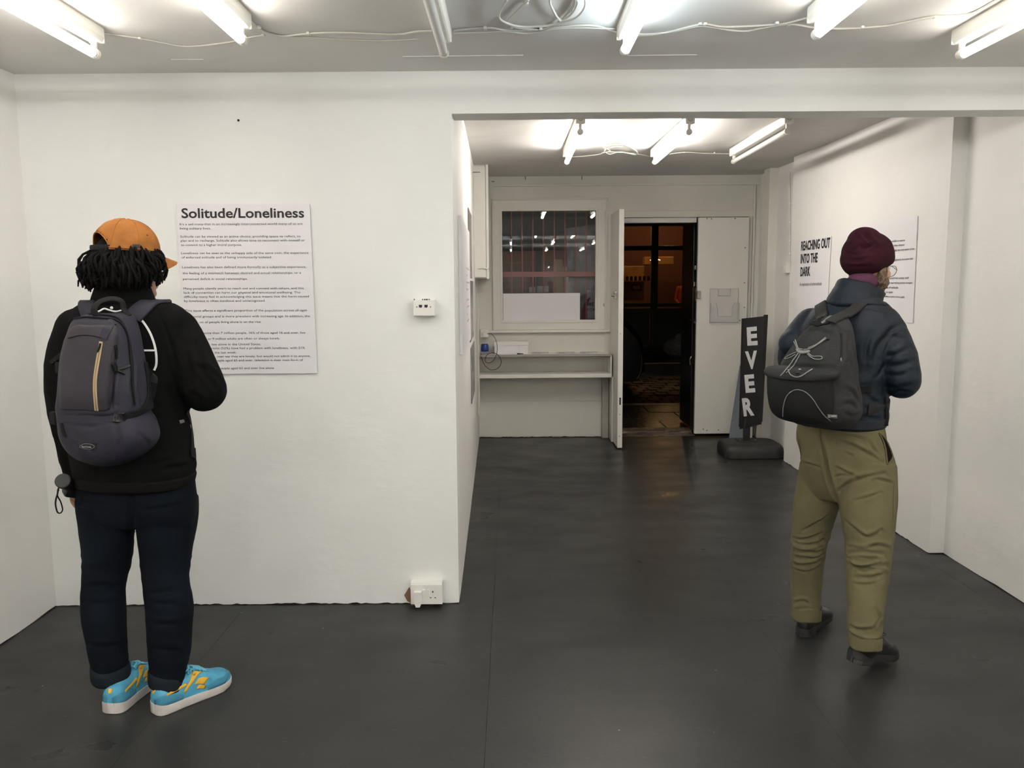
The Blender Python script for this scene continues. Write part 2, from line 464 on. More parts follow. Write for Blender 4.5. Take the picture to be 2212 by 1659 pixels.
def sidewall(name, x_a, y_a, x_b, y_b, z0, z1, th, m=M_wall2, zb=None):
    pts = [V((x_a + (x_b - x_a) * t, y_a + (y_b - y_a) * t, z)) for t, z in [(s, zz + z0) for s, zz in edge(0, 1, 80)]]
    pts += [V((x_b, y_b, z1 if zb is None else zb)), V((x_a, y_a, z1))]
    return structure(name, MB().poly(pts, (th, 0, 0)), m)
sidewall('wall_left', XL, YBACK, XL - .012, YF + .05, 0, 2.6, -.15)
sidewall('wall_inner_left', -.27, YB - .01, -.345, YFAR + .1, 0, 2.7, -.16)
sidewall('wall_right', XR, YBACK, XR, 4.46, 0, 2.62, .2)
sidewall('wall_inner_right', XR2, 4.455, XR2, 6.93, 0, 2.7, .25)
structure('wall_behind', MB().box(XL - .2, XR + .2, YBACK - .15, YBACK, 0, 2.6), M_wall2)
structure('wall_far_right', MB().box(XRF, XRF + .15, 6.9, YFAR + .1, .002, 2.75), M_wall2)
structure('trim_2', MB().box(2.425, XRF + .01, 7.62, 7.80, .002, 2.75, bev=.004), M_wood2, label='boxed pipe casing in the far right corner')

# far wall pieces round window and double doorway
WX0, WX1, WZ0, WZ1 = -.177, .962, 1.118, 2.418
DX0, DX1, DZ1 = 1.025, 2.395, 2.236
pts = [(-.5, 0)] + edge(-.34, DX0, 50, .012) + [(DX0, DZ1), (DX1, DZ1)] + [(DX1, .0), (2.7, 0), (2.7, 2.8), (-.5, 2.8)]
# split so the window hole stays open
far = MB()
def fp(poly): far.poly([V((x, YFAR, z)) for x, z in poly], (0, .14, 0))
fp([(-.5, .0)] + edge(-.345, DX0, 50, .012) + [(DX0, WZ0), (-.5, WZ0)])
fp([(-.5, WZ0), (WX0, WZ0), (WX0, WZ1), (-.5, WZ1)])
fp([(WX1, WZ0), (DX0, WZ0), (DX0, WZ1), (WX1, WZ1)])
fp([(-.5, WZ1), (DX0, WZ1), (DX0, 2.75), (-.5, 2.75)])
fp([(DX0, DZ1), (DX1, DZ1), (DX1, 2.75), (DX0, 2.75)])
fp([(DX1, 0), (2.7, 0), (2.7, 2.75), (DX1, 2.75)])
wfar = structure('wall_far', far, M_wood2)
put('skirting_gap', MB().box(-.34, DX0 - .01, YFAR + .01, YFAR + .1, -.004, .03), M_dark, wfar)
put('picture_rail', MB().box(-.16, 2.49, YFAR - .022, YFAR + .01, 2.55, 2.572, bev=.003), M_wood2, wfar)
put('cover_strip', MB().box(2.435, 2.455, YFAR - .018, YFAR + .01, 0, 2.55, bev=.003), M_wood2, wfar)
put('lower_board', MB().box(-.335, DX0 - .06, YFAR - .006, YFAR + .01, .38, WZ0 - .02, bev=.002), M_wood2, wfar)
put('lower_board', MB().poly([V((x, YFAR - .006, z)) for x, z in [(-.335, .372)] + [(a, z + .004) for a, z in edge(-.335, DX0 - .06, 40, .012)] + [(DX0 - .06, .372)]], (0, .016, 0)), M_wood2, wfar)

# window
win = root('window_1', (WX0 + .57, YFAR, WZ0), kind='structure')
GX0, GX1, GZ0, GZ1 = -.094, .861, 1.208, 2.315
fr = MB()
for a in ((WX0, GX0 + .004, WZ0, WZ1), (GX1 - .004, WX1, WZ0, WZ1), (GX0, GX1, WZ0, GZ0 + .004), (GX0, GX1, GZ1 - .004, WZ1)):
    fr.box(a[0], a[1], YFAR - .006, YFAR + .07, a[2], a[3], bev=.003)
put('frame', fr, M_wood, win)
gl = MB()
for a in ((WX0 - .012, WX0 + .006, WZ0, WZ1 + .012), (WX1 - .006, WX1 + .012, WZ0, WZ1 + .012), (WX0 - .012, WX1 + .012, WZ1 - .004, WZ1 + .014)):
    gl.box(a[0], a[1], YFAR - .022, YFAR, a[2], a[3], bev=.003)
put('architrave', gl, M_wood2, win)
bd = MB()
for a in ((GX0 - .014, GX0 + .006, GZ0 - .014, GZ1 + .014), (GX1 - .006, GX1 + .014, GZ0 - .014, GZ1 + .014), (GX0, GX1, GZ0 - .02, GZ0 + .006), (GX0, GX1, GZ1 - .006, GZ1 + .014)):
    bd.box(a[0], a[1], YFAR - .014, YFAR + .05, a[2], a[3], bev=.003)
put('glazing_bead', bd, M_wood, win)
put('pane', MB().box(GX0, GX1, YFAR + .034, YFAR + .038, GZ0, GZ1), M_glass, win)
put('sill', MB().box(-.27, 1.0, YFAR - .06, YFAR + .02, WZ0 - .028, WZ0 - .002, bev=.005), M_wood, win)
put('catch', MB().box(.935, .945, YFAR - .02, YFAR, 1.35, 1.38, bev=.002), M_metal, win)

# double doorway: frame, open left leaf, closed right leaf
d1 = root('door_1', (1.045, 7.82, .01), kind='structure')
leaf = MB().box(1.005, 1.052, 7.51, 8.13, .012, 2.262, bev=.002)
put('door_leaf', leaf, M_wood, d1)
put('edge_lock', MB().box(1.021, 1.036, 7.507, 7.512, .43, .50, bev=.001), M_dark, d1)
put('edge_lock_plate', MB().box(1.014, 1.043, 7.5085, 7.511, .41, .52), M_wood, d1)
put('latch', MB().box(.978, 1.008, 7.6, 7.66, 1.43, 1.50, bev=.006).cyl((.955, 7.63, 1.465), (.985, 7.63, 1.465), .012), M_metal, d1)
for z in (1.84, 1.14, .28):
    put('hinge', MB().box(1.012, 1.03, 8.08, 8.13, z, z + .1, bev=.002).cyl((1.012, 8.10, z), (1.012, 8.10, z + .1), .007, 10), M_metal, d1)
for p in ((.12, .004), (1.1, .003), (.33, .002)):
    put('paint_chip', MB().box(1.022, 1.030, 7.5092, 7.511, p[0], p[0] + .012), M_metal, d1)
d2 = root('door_2', (2.13, 8.12, .03), kind='structure')
put('door_leaf', MB().box(1.878, 2.386, 8.095, 8.14, .035, 2.228, bev=.003), M_wood, d2)
put('lower_panel_joint', MB().box(1.89, 2.02, 8.0935, 8.096, .03, .034), M_dark, d2)
put('rim_lock', MB().box(1.872, 1.905, 8.06, 8.098, 1.42, 1.50, bev=.004), M_metal, d2)
put('keyhole_cover', MB().cyl((1.905, 8.097, 1.75), (1.905, 8.09, 1.75), .016, 16), M_wood, d2)
put('keyhole_cover', MB().cyl((1.897, 8.097, 1.20), (1.897, 8.09, 1.20), .014, 16), M_wood, d2)
for a, b in ((1527, 472), (1537, 473), (1588, 472), (1610, 535), (1608, 611), (1608, 664), (1598, 692), (1519, 927), (1527, 930), (1552, 929)):
    p = P(a, b, Y=8.0945); put('screw_hole', MB().cyl(p, p + V((0, .004, 0)), .0055, 8), M_dark, d2)
t = MB(); t.box(DX0 - .075, DX0 + .004, YFAR - .018, YFAR + .14, 0, 2.30, bev=.003)
t.box(DX1 - .004, DX1 + .035, YFAR - .018, YFAR + .14, 0, 2.30, bev=.003); t.box(DX0 - .08, DX1 + .04, YFAR - .019, YFAR + .14, DZ1, DZ1 + .066, bev=.003)
structure('trim_3', t, M_wood2, label='white painted door frame and head')
structure('trim_4', MB().box(1.075, 1.875, 8.17, 8.27, 2.185, 2.236, bev=.002), M_wood, label='pale rail under the door head')
M_thresh = mat('worn threshold', (.10, .05, .04), .45, bump=.9, bscale=25, col2=(.22, .17, .13), var=.4, vscale=9, bdist=.012)
th = MB(); n = 40
for (y0, y1, z) in ((8.16, 8.30, .006), (8.30, 8.48, .028)):
    th.poly([V((DX0, y0, -.04))] + [V((DX0 + (1.9 - DX0) * i / n, y0 + rnd.random() * .02, z + rnd.random() * .006)) for i in range(n + 1)] + [V((1.9, y0, -.04))], (0, y1 - y0, 0))
structure('trim_5', th, M_thresh, label='worn red and brown threshold step')
# little damage to the room surfaces, kept as real recess plugs
structure('trim_6', MB().cyl(P(515, 260, Y=YF - .002), P(515, 260, Y=YF + .003), .0055, 14), M_dark, label='small dark hole high on the facing wall')
nl = MB()
for a, b, c, d, Yq in ((1135, 379, 1135, 388, 8.14), (1257, 379, 1257, 388, 8.14), (1062, 392, 1068, 392, 8.14), (1657, 388, 1656, 392, 8.1)):
    nl.tube([P(a, b, Y=Yq), P(c, d, Y=Yq)], .003, n=6)
for a, b in ((1021, 332), (1023, 372)):
    p = P(a, b, Y=7.0); nl.tube([V((-.335, 7.0, p.z)), V((-.26, 7.0, p.z))], .003, n=6)
structure('trim_7', nl, M_dark, label='old nails left in the far wall top')
# broken plaster corner beside the floor socket
mb = MB(); q = [(873, 1286), (884, 1268), (888, 1276), (888, 1303), (880, 1299)]
mb.poly([P(a, b, Y=YF - .0015) for a, b in q], (0, .004, 0)); structure('trim_8', mb, mat('bare brown timber', (.22, .12, .07), .8, bump=.4, bscale=50), label='bare brown patch left of the floor socket')

# ------------------------------------------------------------------ tube lights
def batten(name, x, y0, y1, zc, lit, mt, label, group=None, slope=0.):
    """batten: enamelled spine on the ceiling, tube held below by two lampholders"""
    r = root(name, (x, (y0 + y1) / 2, zc - .12), label, 'light', group)
    zt = zc - .098
    sp = MB(); ya, yb = y0 - .02, y1 + .005
    prof = [(-.028, 0), (-.030, -.036), (-.024, -.052), (-.018, -.056), (.018, -.056), (.024, -.052), (.030, -.036), (.028, 0)]
    sp.poly([V((x + a, ya, zc + b)) for a, b in prof], (0, yb - ya, 0)); put('housing', sp, M_housing, r)
    for yy in (ya - .006, yb - .002):
        e = MB().box(x - .029, x + .029, yy, yy + .008, zc - .055, zc - .001, bev=.003); c = put('end_plate', e, M_housing, r)
        kk = MB(); cy = yy - .002 if yy < ya + .01 and yy < (ya + yb) / 2 else yy + .010
        kk.tube([V((x + .012 * math.cos(a), cy, zc - .026 + .012 * math.sin(a))) for a in [i * math.pi / 8 for i in range(16)]], .0014, n=5, closed=True)
        put('knockout_ring', kk, M_grey, c)
    for yy in (y0 + .004, y1 - .022):
        h = MB().box(x - .009, x + .009, yy - .004, yy + .014, zt + .012, zc - .05, bev=.002)
        h.cyl((x, yy - .005, zt), (x, yy + .015, zt), .0195, 20); put('lampholder', h, M_housing, r)
    tb = MB().cyl((x, y0 + .030, zt), (x, y1 - .035, zt), .0175, 14)
    put('tube', tb, mt, r, smooth=40, label='lit glowing tube' if lit else 'unlit grey tube')
    for ca, cb in ((y0 + .017, y0 + .031), (y1 - .037, y1 - .022)):
        put('tube_cap', MB().cyl((x, ca, zt), (x, cb, zt), .018, 16), M_metal if not lit else M_housing, r)
    return r
L_ = 1.23
front = [(-1.56, 3.14, M_tw, 1, 'tube light at the far left of the front ceiling, warm and lit'),
         (-.955, 2.99, M_tw, 1, 'lit tube light second from left on the front ceiling, ending above the poster'),
         (-.249, 3.16, M_toff, 0, 'unlit tube light on the front ceiling left of the coiled cable'),
         (.436, 3.15, M_tc, 1, 'cool bluish lit tube light on the front ceiling right of the coiled cable'),
         (1.092, 2.97, M_tw, 1, 'lit tube light on the front ceiling, second from the right'),
         (1.755, 3.24, M_tw, 1, 'rightmost lit tube light on the front ceiling')]
for x, y, m_, l, lab in front: batten('tube_light', x, y - L_, y, ZC, l, m_, lab, 'tube lights of the front room')
# two unseen rows added behind the camera to light the room
for y, rw in ((.8, 'first'), (-2.2, 'second')):
    for x, m_, w1, w2 in ((-1.6, M_tr, 'warm', 'left wall'), (-.8, M_tr, 'warm', 'centre left'), (0, M_trc, 'bluish', 'centre'), (.85, M_tr, 'warm', 'centre right'), (1.7, M_tr, 'warm', 'right wall')):
        batten('tube_light', x, y - L_, y, ZC, 1, m_, w1 + ' lit tube light added behind the camera, ' + rw + ' row, nearest the ' + w2, 'added tube lights behind the camera')
def zc2(y): return 2.572 + (y - 3.91) * (.08 / 4.44)
for x, y, m_, l, lab in ((.436, 6.33, M_tf, 1, 'lit tube light on the far ceiling, nearest the inner left wall'), (1.12, 6.36, M_tf, 1, 'middle lit tube light on the far ceiling'), (1.735, 6.36, M_toff, 0, 'unlit tube light on the far ceiling near the right wall')):
    batten('tube_light', x, y - L_, y, zc2(5.7) , l, m_, lab, 'tube lights of the far room')

# ------------------------------------------------------------------ cables
M_cable = mat('white cable', (.66, .64, .58), .45)
def cable(name, pxs, z, r, label, drop=0, n=60, clips=()):
    pts = catmull([P(a, b, Z=z - r - drop - (c[0] if c else 0)) for a, b, *c in pxs], n)
    mb = MB().tube(pts, r, n=8); o = put(name, mb, M_cable, None, label, 'cable', smooth=180)
    for a, b in clips:
        p = P(a, b, Z=z - r - drop); k = MB().box(p.x - .006, p.x + .006, p.y - .009, p.y + .009, p.z - r * 1.2, z, bev=.002)
        put('cable_clip', k, M_plastic, o)
    return o
cable('ceiling_cable', [(222, 72), (262, 77), (303, 83), (350, 92), (395, 100), (440, 98), (500, 90), (545, 80), (570, 76)], ZC, .0032, 'thin white cable sagging between the two leftmost tube lights', clips=((303, 83), (569, 76)))
cable('ceiling_cable', [(536, 40), (555, 58), (575, 70), (610, 78), (660, 73), (720, 70), (790, 72), (860, 74), (900, 68), (945, 66)], ZC, .0042, 'thick white cable running from second tube light to the unlit one', clips=((560, 58), (666, 72), (938, 67)))
cable('ceiling_cable', [(610, 78), (690, 82), (760, 86), (830, 88), (905, 84)], ZC, .0025, 'faint thin cable under the thick one left of the unlit light')
cable('ceiling_cable', [(978, 66), (1020, 62), (1060, 60), (1100, 66), (1160, 64), (1200, 60), (1245, 55), (1290, 56), (1320, 66), (1332, 70)], ZC, .0045, 'white cable crossing between the unlit light and the bluish light', clips=((1048, 60), (1105, 58), (1168, 60)))
cable('ceiling_cable', [(980, 72), (1040, 70), (1090, 68), (1140, 72), (1200, 62), (1260, 60), (1330, 62)], ZC, .0035, 'lower white cable looping between the unlit and bluish lights', drop=.004)
cable('coiled_cable', [(1095, 0), (1082, 20), (1078, 38), (1095, 50), (1130, 58), (1190, 54), (1240, 40), (1262, 18), (1262, -6), (1240, -22), (1205, -20), (1188, 0), (1196, 24), (1212, 44), (1235, 30), (1248, 6), (1240, -10)], ZC, .0042, 'loose coil of white cable hanging below the ceiling', drop=.012, n=110)
cable('coiled_cable', [(1142, 0), (1118, 22), (1096, 48), (1120, 60), (1180, 62), (1222, 34), (1240, 8), (1236, -14)], ZC, .0036, 'second white loop crossing the coiled cable', drop=.004, n=70, clips=((1138, 8), (1238, 22)))
cable('ceiling_cable', [(1365, 72), (1400, 74), (1440, 70), (1480, 60), (1520, 52), (1560, 58), (1610, 57), (1660, 54), (1700, 50), (1745, 38)], ZC, .004, 'white cable from the bluish light to the next light on its right', clips=((1512, 52), (1523, 52), (1678, 50), (1704, 54)))
cable('ceiling_cable', [(1365, 76), (1410, 75), (1460, 67), (1515, 56), (1570, 64), (1610, 67), (1650, 60), (1705, 52), (1760, 60), (1810, 62), (1862, 60), (1920, 55), (1975, 44), (2020, 36), (2080, 33), (2110, 24), (2150, 2), (2180, -16)], ZC, .0042, 'long white cable sweeping to the rightmost tube light', n=90, clips=((1862, 59), (2020, 37)))
zb = zc2(5.9)
cable('ceiling_cable', [(1235, 339), (1265, 337), (1295, 333), (1310, 328), (1340, 329), (1380, 333), (1404, 338)], zb, .0045, 'white cable joining the first and middle far lights')
cable('coiled_cable', [(1300, 330), (1318, 326), (1303, 318), (1310, 314), (1345, 312), (1365, 320), (1376, 328), (1372, 334), (1340, 328), (1318, 333), (1306, 326), (1322, 318), (1345, 316)], zb, .0045, 'tangled coil of white cable between far lights', drop=.006, n=80)
cable('ceiling_cable', [(1446, 333), (1478, 329), (1520, 331), (1560, 332), (1590, 333)], zb, .004, 'white cable joining the middle and unlit far lights', clips=((1478, 329), (1543, 330)))
# conduit and cables down the inner left wall
mb = MB().tube([V((-.335, y, z)) for y, z in ((4.4, 2.52), (5.2, 2.50), (6.0, 2.52), (6.9, 2.50))], .008, n=8)
put('wall_cable', mb, M_cable, None, 'white cable along the top of the inner left wall', 'cable')
pc = [P(1706, y, X=2.498) for y in (372, 420, 500, 566)]
o = put('pull_cord_conduit', MB().tube(pc, .006, n=8), M_cable, None, 'thin white conduit running down the far right recess', 'conduit')
for y in (440, 480, 520, 548):
    p = P(1706, y, X=2.498); put('saddle_clip', MB().box(p.x - .009, p.x + .004, p.y - .016, p.y + .016, p.z - .006, p.z + .006, bev=.002), M_plastic, o)
p = P(1702, 578, X=2.498); sw = root('light_switch', (2.48, p.y, p.z - .07), 'small white surface light switch on the far right recess', 'switch')
put('back_box', MB().box(2.465, 2.504, p.y - .045, p.y + .045, p.z - .05, p.z + .05, bev=.004), M_plastic, sw)
put('rocker', MB().box(2.459, 2.467, p.y - .012, p.y + .012, p.z - .018, p.z + .018, bev=.002), M_plastic, sw)

# ------------------------------------------------------------------ wall sockets
a, b = P(894, 645, Y=YF), P(942, 684, Y=YF)
r = root('network_socket', ((a.x + b.x) / 2, YF, b.z), 'square white data socket with two black ports on the facing wall', 'socket')
put('back_box', MB().box(a.x, b.x, YF - .046, YF, b.z + .004, a.z - .004, bev=.004), M_plastic, r)
fc = MB().box(a.x + .002, b.x - .002, YF - .056, YF - .044, b.z + .006, a.z - .006, bev=.003); pl = put('face_plate', fc, M_plastic, r)
for i, cx in enumerate((908.5, 920.5)):
    c = P(cx, 663, Y=YF - .055)
    put('port', MB().box(c.x - .0085, c.x + .0085, YF - .0572, YF - .05, c.z - .014, c.z + .012, bev=.001), M_plastic, pl)
    put('port_opening', MB().poly([V((c.x + u * .0075, YF - .0582, c.z + v)) for u, v in ((-1, -.002), (-1, .010), (1, .010), (1, .001), (.5, -.004))], (0, .002, 0)), M_ink, pl)
for cx in (900.5, 930):
    c = P(cx, 663, Y=YF - .056); put('screw', MB().cyl(c, c + V((0, -.002, 0)), .0035, 10), M_grey, pl)
mk = MB()
for x0, x1_ in ((894, 896), (912, 914), (916, 919), (920, 924), (926, 928)):
    c = P(x0, 646.5, Y=YF - .057); d = P(x1_, 646, Y=YF - .057); mk.box(c.x, d.x, YF - .0575, YF - .056, c.z - .004, c.z + .002)
put('scuff_mark', mk, M_ink, r)

a, b = P(887, 1262, Y=YF - .04), P(957, 1304, Y=YF - .04)
r = root('double_socket', ((a.x + b.x) / 2, YF, 0), 'white double power socket low on the facing wall, painted over', 'socket')
put('back_box', MB().box(a.x, b.x, YF - .052, YF, b.z + .004, a.z + .012, bev=.006), M_plastic, r)
pl = put('face_plate', MB().box(a.x + .001, b.x - .001, YF - .058, YF - .050, b.z + .004, a.z + .004, bev=.003), M_plastic, r)
w_ = b.x - a.x; h_ = a.z - b.z; yy = YF - .0585
for fx in (.42, .56):
    cx = a.x + w_ * fx; put('rocker', MB().box(cx - .007, cx + .007, yy - .004, yy + .004, a.z - h_ * .52, a.z - h_ * .2, bev=.0015), M_plastic, pl)
cx = a.x + w_ * .70
for dx, dz, sx, sz in ((0, -.32, .0025, .0045), (-.011, -.62, .0035, .0018), (.011, -.62, .0035, .0018)):
    put('pin_slot', MB().box(cx + dx - sx, cx + dx + sx, yy - .001, yy + .003, a.z + h_ * dz - sz, a.z + h_ * dz + sz), M_ink, pl)
r2 = root('plug_cover', (a.x + w_ * .2, yy - .02, 0), 'rounded white plug-in cover in left half of the floor socket', 'plug')
cx = a.x + w_ * .24
put('cover_body', MB().poly([V((cx + u * .021, yy, a.z + v * h_)) for u, v in ((-1, -.4), (-.85, -.27), (.85, -.27), (1, -.4), (1, -.75), (.45, -1.02), (-.45, -1.02), (-1, -.72))], (0, -.022, 0)), M_plastic, r2)
fl = MB(); q = rnd
for i in range(9):
    p = P(885 + i * 6 + rnd.random() * 5, 1308 + rnd.random() * 6, Z=.001); a1 = rnd.random() * 3
    fl.poly([p + V((math.cos(a1 + k * 1.3) * (.008 + .012 * rnd.random()), math.sin(a1 + k * 1.3) * .007, .001)) for k in range(5)], (0, 0, .002))
put('floor_debris', fl, mat('peeling dark paint', (.03, .03, .03), .4), None, 'curled flakes of dark paint on floor under the socket', 'debris')

# ------------------------------------------------------------------ main poster
def poster(name, quad, out, label, th=.004, m=M_paper):
    r = root(name, (sum(quad, V((0, 0, 0))) / 4) * 1, label, 'poster')
    put('sheet', MB().poly([p + out * .001 for p in quad], out * th), m, r)
    return r
Yp = YF - .006
q = [P(382, 441, Y=Yp), P(669, 441, Y=Yp), P(686, 806, Y=Yp), P(399, 808, Y=Yp)]
po = poster('text_poster', q, V((0, -1, 0)), 'large white poster headed Solitude/Loneliness on the facing wall')
SX = lambda z: 370 + z / 4.254
SY = lambda z: 430 + z / 4.254
tm = MB(); text(tm, 'Solitude/Loneliness', P(SX(96), SY(173), Y=Yp - .005), P(SX(1222), SY(169), Y=Yp - .005), .0455, bold=.02)
put('heading', tm, M_ink, po)
LN = [("It's a sad irony that in an increasingly interconnected world many of us are", 78, 1207, 243, 238), ("living solitary lives.", 80, 365, 282, 281),
 ("Solitude can be viewed as an active choice, providing space to reflect, to", 85, 1188, 357, 353), ("plan and to recharge. Solitude also allows time to reconnect with oneself or", 88, 1228, 394, 390),
 ("to commit to a higher moral purpose.", 90, 650, 434, 432), ("Loneliness can be seen as the unhappy side of the same coin, the experience", 93, 1262, 509, 505),
 ("of enforced solitude and of being involuntarily isolated.", 96, 925, 548, 545), ("Loneliness has also been defined more formally as a subjective experience,", 102, 1240, 638, 634),
 ("the feeling of a mismatch between desired and actual relationships, or a", 105, 1193, 693, 688), ("perceived deficit in social relationships.", 108, 703, 746, 744),
 ("Many people silently yearn to reach out and connect with others, and this", 114, 1217, 834, 830), ("lack of connection can harm our physical and emotional wellbeing. The", 116, 1187, 872, 868),
 ("difficulty many feel in acknowledging this issue means that the harm caused", 118, 1265, 910, 905), ("by loneliness is often insidious and unrecognised.", 120, 865, 948, 945),
 ("This issue affects a significant proportion of the population across all ages", 128, 1247, 1037, 1032), ("social groups and is more prevalent with increasing age. In addition, the", 196, 1275, 1090, 1086),
 ("on of people living alone is on the rise.", 262, 828, 1142, 1139), ("more than 7 million people, 16% of those aged 16 and over, live", 292, 1232, 1242, 1238),
 ("er 9 million adults are often or always lonely.", 338, 1000, 1295, 1291), ("live alone in the United States.", 374, 825, 1347, 1344),
 ("rents (52%) have had a problem with loneliness, with 21%", 370, 1228, 1382, 1378), ("the last week.", 398, 600, 1422, 1420),
 ("men say they are lonely, but would not admit it to anyone.", 425, 1280, 1457, 1452), ("ople aged 65 and over, television is their main form of", 428, 1210, 1494, 1489), ("eople aged 65 and over live alone", 460, 944, 1566, 1562)]
tm = MB()
for s, x0, x1_, y0, y1_ in LN:
    text(tm, s, P(SX(x0), SY(y0 - 2), Y=Yp - .005), P(SX(x1_), SY(y1_ - 2), Y=Yp - .005), .0105, bold=.0)
put('body_text', tm, M_ink, po)

# posters on the inner right wall
XP = XR2 - .002; OUTR = V((-1, 0, 0))
q = [P(1729, 518, X=XP), P(1797, 510, X=XP), P(1786, 700, X=XP), P(1720, 688, X=XP)]
po = poster('title_poster', q, OUTR, 'white poster titled REACHING OUT INTO THE DARK on the inner right wall')
tm = MB(); XT = XP - .006
for s, a, b, cap in (('REACHING OUT', (1730.5, 541), (1793, 534), .075), ('INTO THE', (1729.5, 568.5), (1766, 566), .075), ('DARK', (1729, 596.5), (1750, 595), .075)):
    text(tm, s, P(*a, X=XT), P(*b, X=XT), cap, out=OUTR, bold=.03)
put('heading', tm, M_ink, po)
tm = MB(); text(tm, 'An exploration of urban solitude', P(1727.5, 617.5, X=XT), P(1775, 616, X=XT), .030, out=OUTR, bold=.0); put('subtitle', tm, M_greyink, po)
q = [P(1850, 489, X=XP), P(1983.5, 466.5, X=XP), P(1972.5, 698, X=XP), P(1848, 683, X=XP)]
po = poster('statement_poster', q, OUTR, 'large white poster of sparse text lines behind the man in the beanie')
tm = MB()
LZ = lambda x, y: (1640 + x / 5.53, 460 + y / 5.53)
for s, x0, x1_, y0, y1_ in (('and for concerts wildlife or anyone', 1440, 1742, 362, 336), ('of times, parents often distant', 1440, 1735, 414, 391), ('but fewer quite late: night best very aware of that', 1440, 1858, 470, 438), ('during, alone in his neighbourly, but aware that', 1450, 1838, 585, 555),
        ('between one redirected from society itself', 1400, 1788, 792, 786), ('which allowed me to read making positive strangers', 1400, 1833, 846, 845), ('nothing is one of solitude', 1400, 1662, 902, 901), ('I just like to be quiet.', 1400, 1600, 954, 957), ('sincerely for asking and given to know quality', 1420, 1738, 1002, 1016)):
    text(tm, s, P(*LZ(x0, y0), X=XT), P(*LZ(x1_, y1_), X=XT), .013, out=OUTR, bold=.01)
put('body_text', tm, M_ink, po)

# print and pictures on the inner left wall
def XW(y): return -.27 - .075 * (y - 3.92) / 4.33
def onleft(px, py):
    Y_ = 5.
    for _ in range(6): Y_ = P(px, py, X=XW(Y_) + .006).y
    return P(px, py, X=XW(Y_) + .006)
def leftquad(px0, px1, yt0, yb0, yt1, yb1):
    a = onleft(px0, (yt0 + yb0) / 2).y; b = onleft(px1, (yt1 + yb1) / 2).y
    return a, b
OUTL = V((1, -.017, 0)).normalized()
def leftpanel(name, ya, yb, zt, zb_, label, m, th=.004, cat='poster'):
    q = [V((XW(ya) + .001, ya, zb_)), V((XW(yb) + .001, yb, zb_)), V((XW(yb) + .001, yb, zt)), V((XW(ya) + .001, ya, zt))]
    r = root(name, q[0].lerp(q[1], .5), label, cat); put('sheet', MB().poly(q, OUTL * th), m, r); return r, q
r, q = leftpanel('wall_notice', 4.18, 5.45, 1.92, 1.20, 'pale panel with a few text lines on the inner left wall', M_paper, .016)
tm = MB()
for i, (s, l) in enumerate((('A study of being alone in a', .8), ('crowded', .2), ('city where everybody passes', .85), ('without word', .4), ('or looking up', .6), ('for a moment', .6), ('again', .15), ('goodbye now', .5))):
    z = 1.66 - i * .042 - (.02 if i > 3 else 0); ya = 4.75; yb = ya + l * .65
    text(tm, s, V((XW(ya) + .019, ya, z)), V((XW(yb) + .019, yb, z)), .014, out=OUTL, bold=.01)
put('body_text', tm, M_greyink, r)
M_ph = [mat('grey photograph one', (.20, .17, .16), .25, col2=(.33, .27, .25), var=.5, vscale=3), mat('grey photograph two', (.12, .12, .125), .25, col2=(.40, .40, .42), var=.6, vscale=4), mat('grey photograph three', (.07, .07, .075), .25, col2=(.42, .42, .44), var=.6, vscale=3)]
for i, (ya, yb, zt, zb_, lab) in enumerate(((5.62, 6.25, 2.10, 1.62, 'top photograph of three on the inner left wall, brownish grey'), (5.70, 6.45, 1.60, 1.16, 'middle grey photograph of three on the inner left wall'), (5.80, 6.60, 1.11, .70, 'lowest dark grey photograph of three on the inner left wall'))):
    leftpanel('photo_print', ya, yb, zt, zb_, lab, M_ph[i], .006, 'photo')

# meter cupboard in the far left corner
r = root('wall_cupboard', (-.27, 7.6, 1.62), 'white boxed wall cupboard high in the far left corner', 'cupboard')
put('carcass', MB().box(-.345, -.215, 7.26, 8.14, 1.635, 2.66, bev=.003), M_wood, r)
d = put('door', MB().box(-.335, -.225, 7.245, 7.262, 1.64, 2.62, bev=.003), M_wood, r)
put('cover_strip', MB().box(-.222, -.198, 7.242, 7.30, 1.625, 2.64, bev=.003), M_wood, r)
put('hook_bolt', MB().tube([V((-.30, 7.244, 1.72)), V((-.25, 7.236, 1.725)), V((-.215, 7.232, 1.715)), V((-.20, 7.232, 1.725))], .006, n=8), M_wood, d)
mb = MB().tube([V((-.33, 7.8, z)) for z in (1.62, 1.3, 1.0, .75, .3)], .012, n=8)
put('wall_pipe', mb, M_cable, None, 'thin white pipe down the inner left wall below the cupboard', 'pipe')

# ------------------------------------------------------------------ shelf under the window
r = root('wall_shelf', (.33, 8.0, 0), 'two tier white shelf unit built under the far window', 'shelf')
M_shelf = mat('white shelf paint', (.76, .74, .69), .35, bump=.2, bscale=12, var=.03)
put('top_shelf', MB().box(-.34, .985, 7.86, 8.145, .868, .886, bev=.003), M_shelf, r)
put('top_lip', MB().box(-.34, .985, 7.845, 7.862, .852, .887, bev=.004), M_acryl, r)
put('lower_shelf', MB().box(-.34, .985, 7.86, 8.145, .668, .690, bev=.003), M_shelf, r)
put('front_rail', MB().box(-.34, .99, 7.835, 7.86, .655, .693, bev=.004), M_shelf, r)
put('end_upright', MB().box(.975, .99, 7.84, 8.145, .69, .87, bev=.003), M_shelf, r)
put('support_panel', MB().box(.92, .985, 8.05, 8.14, 0.003, .66, bev=.004), mat('grey board', (.36, .33, .30), .5, bump=.3, bscale=20, var=.12, vscale=4), r)
put('support_panel', MB().box(.992, 1.012, 7.86, 8.14, 0.003, .66, bev=.003), M_shelf, r)

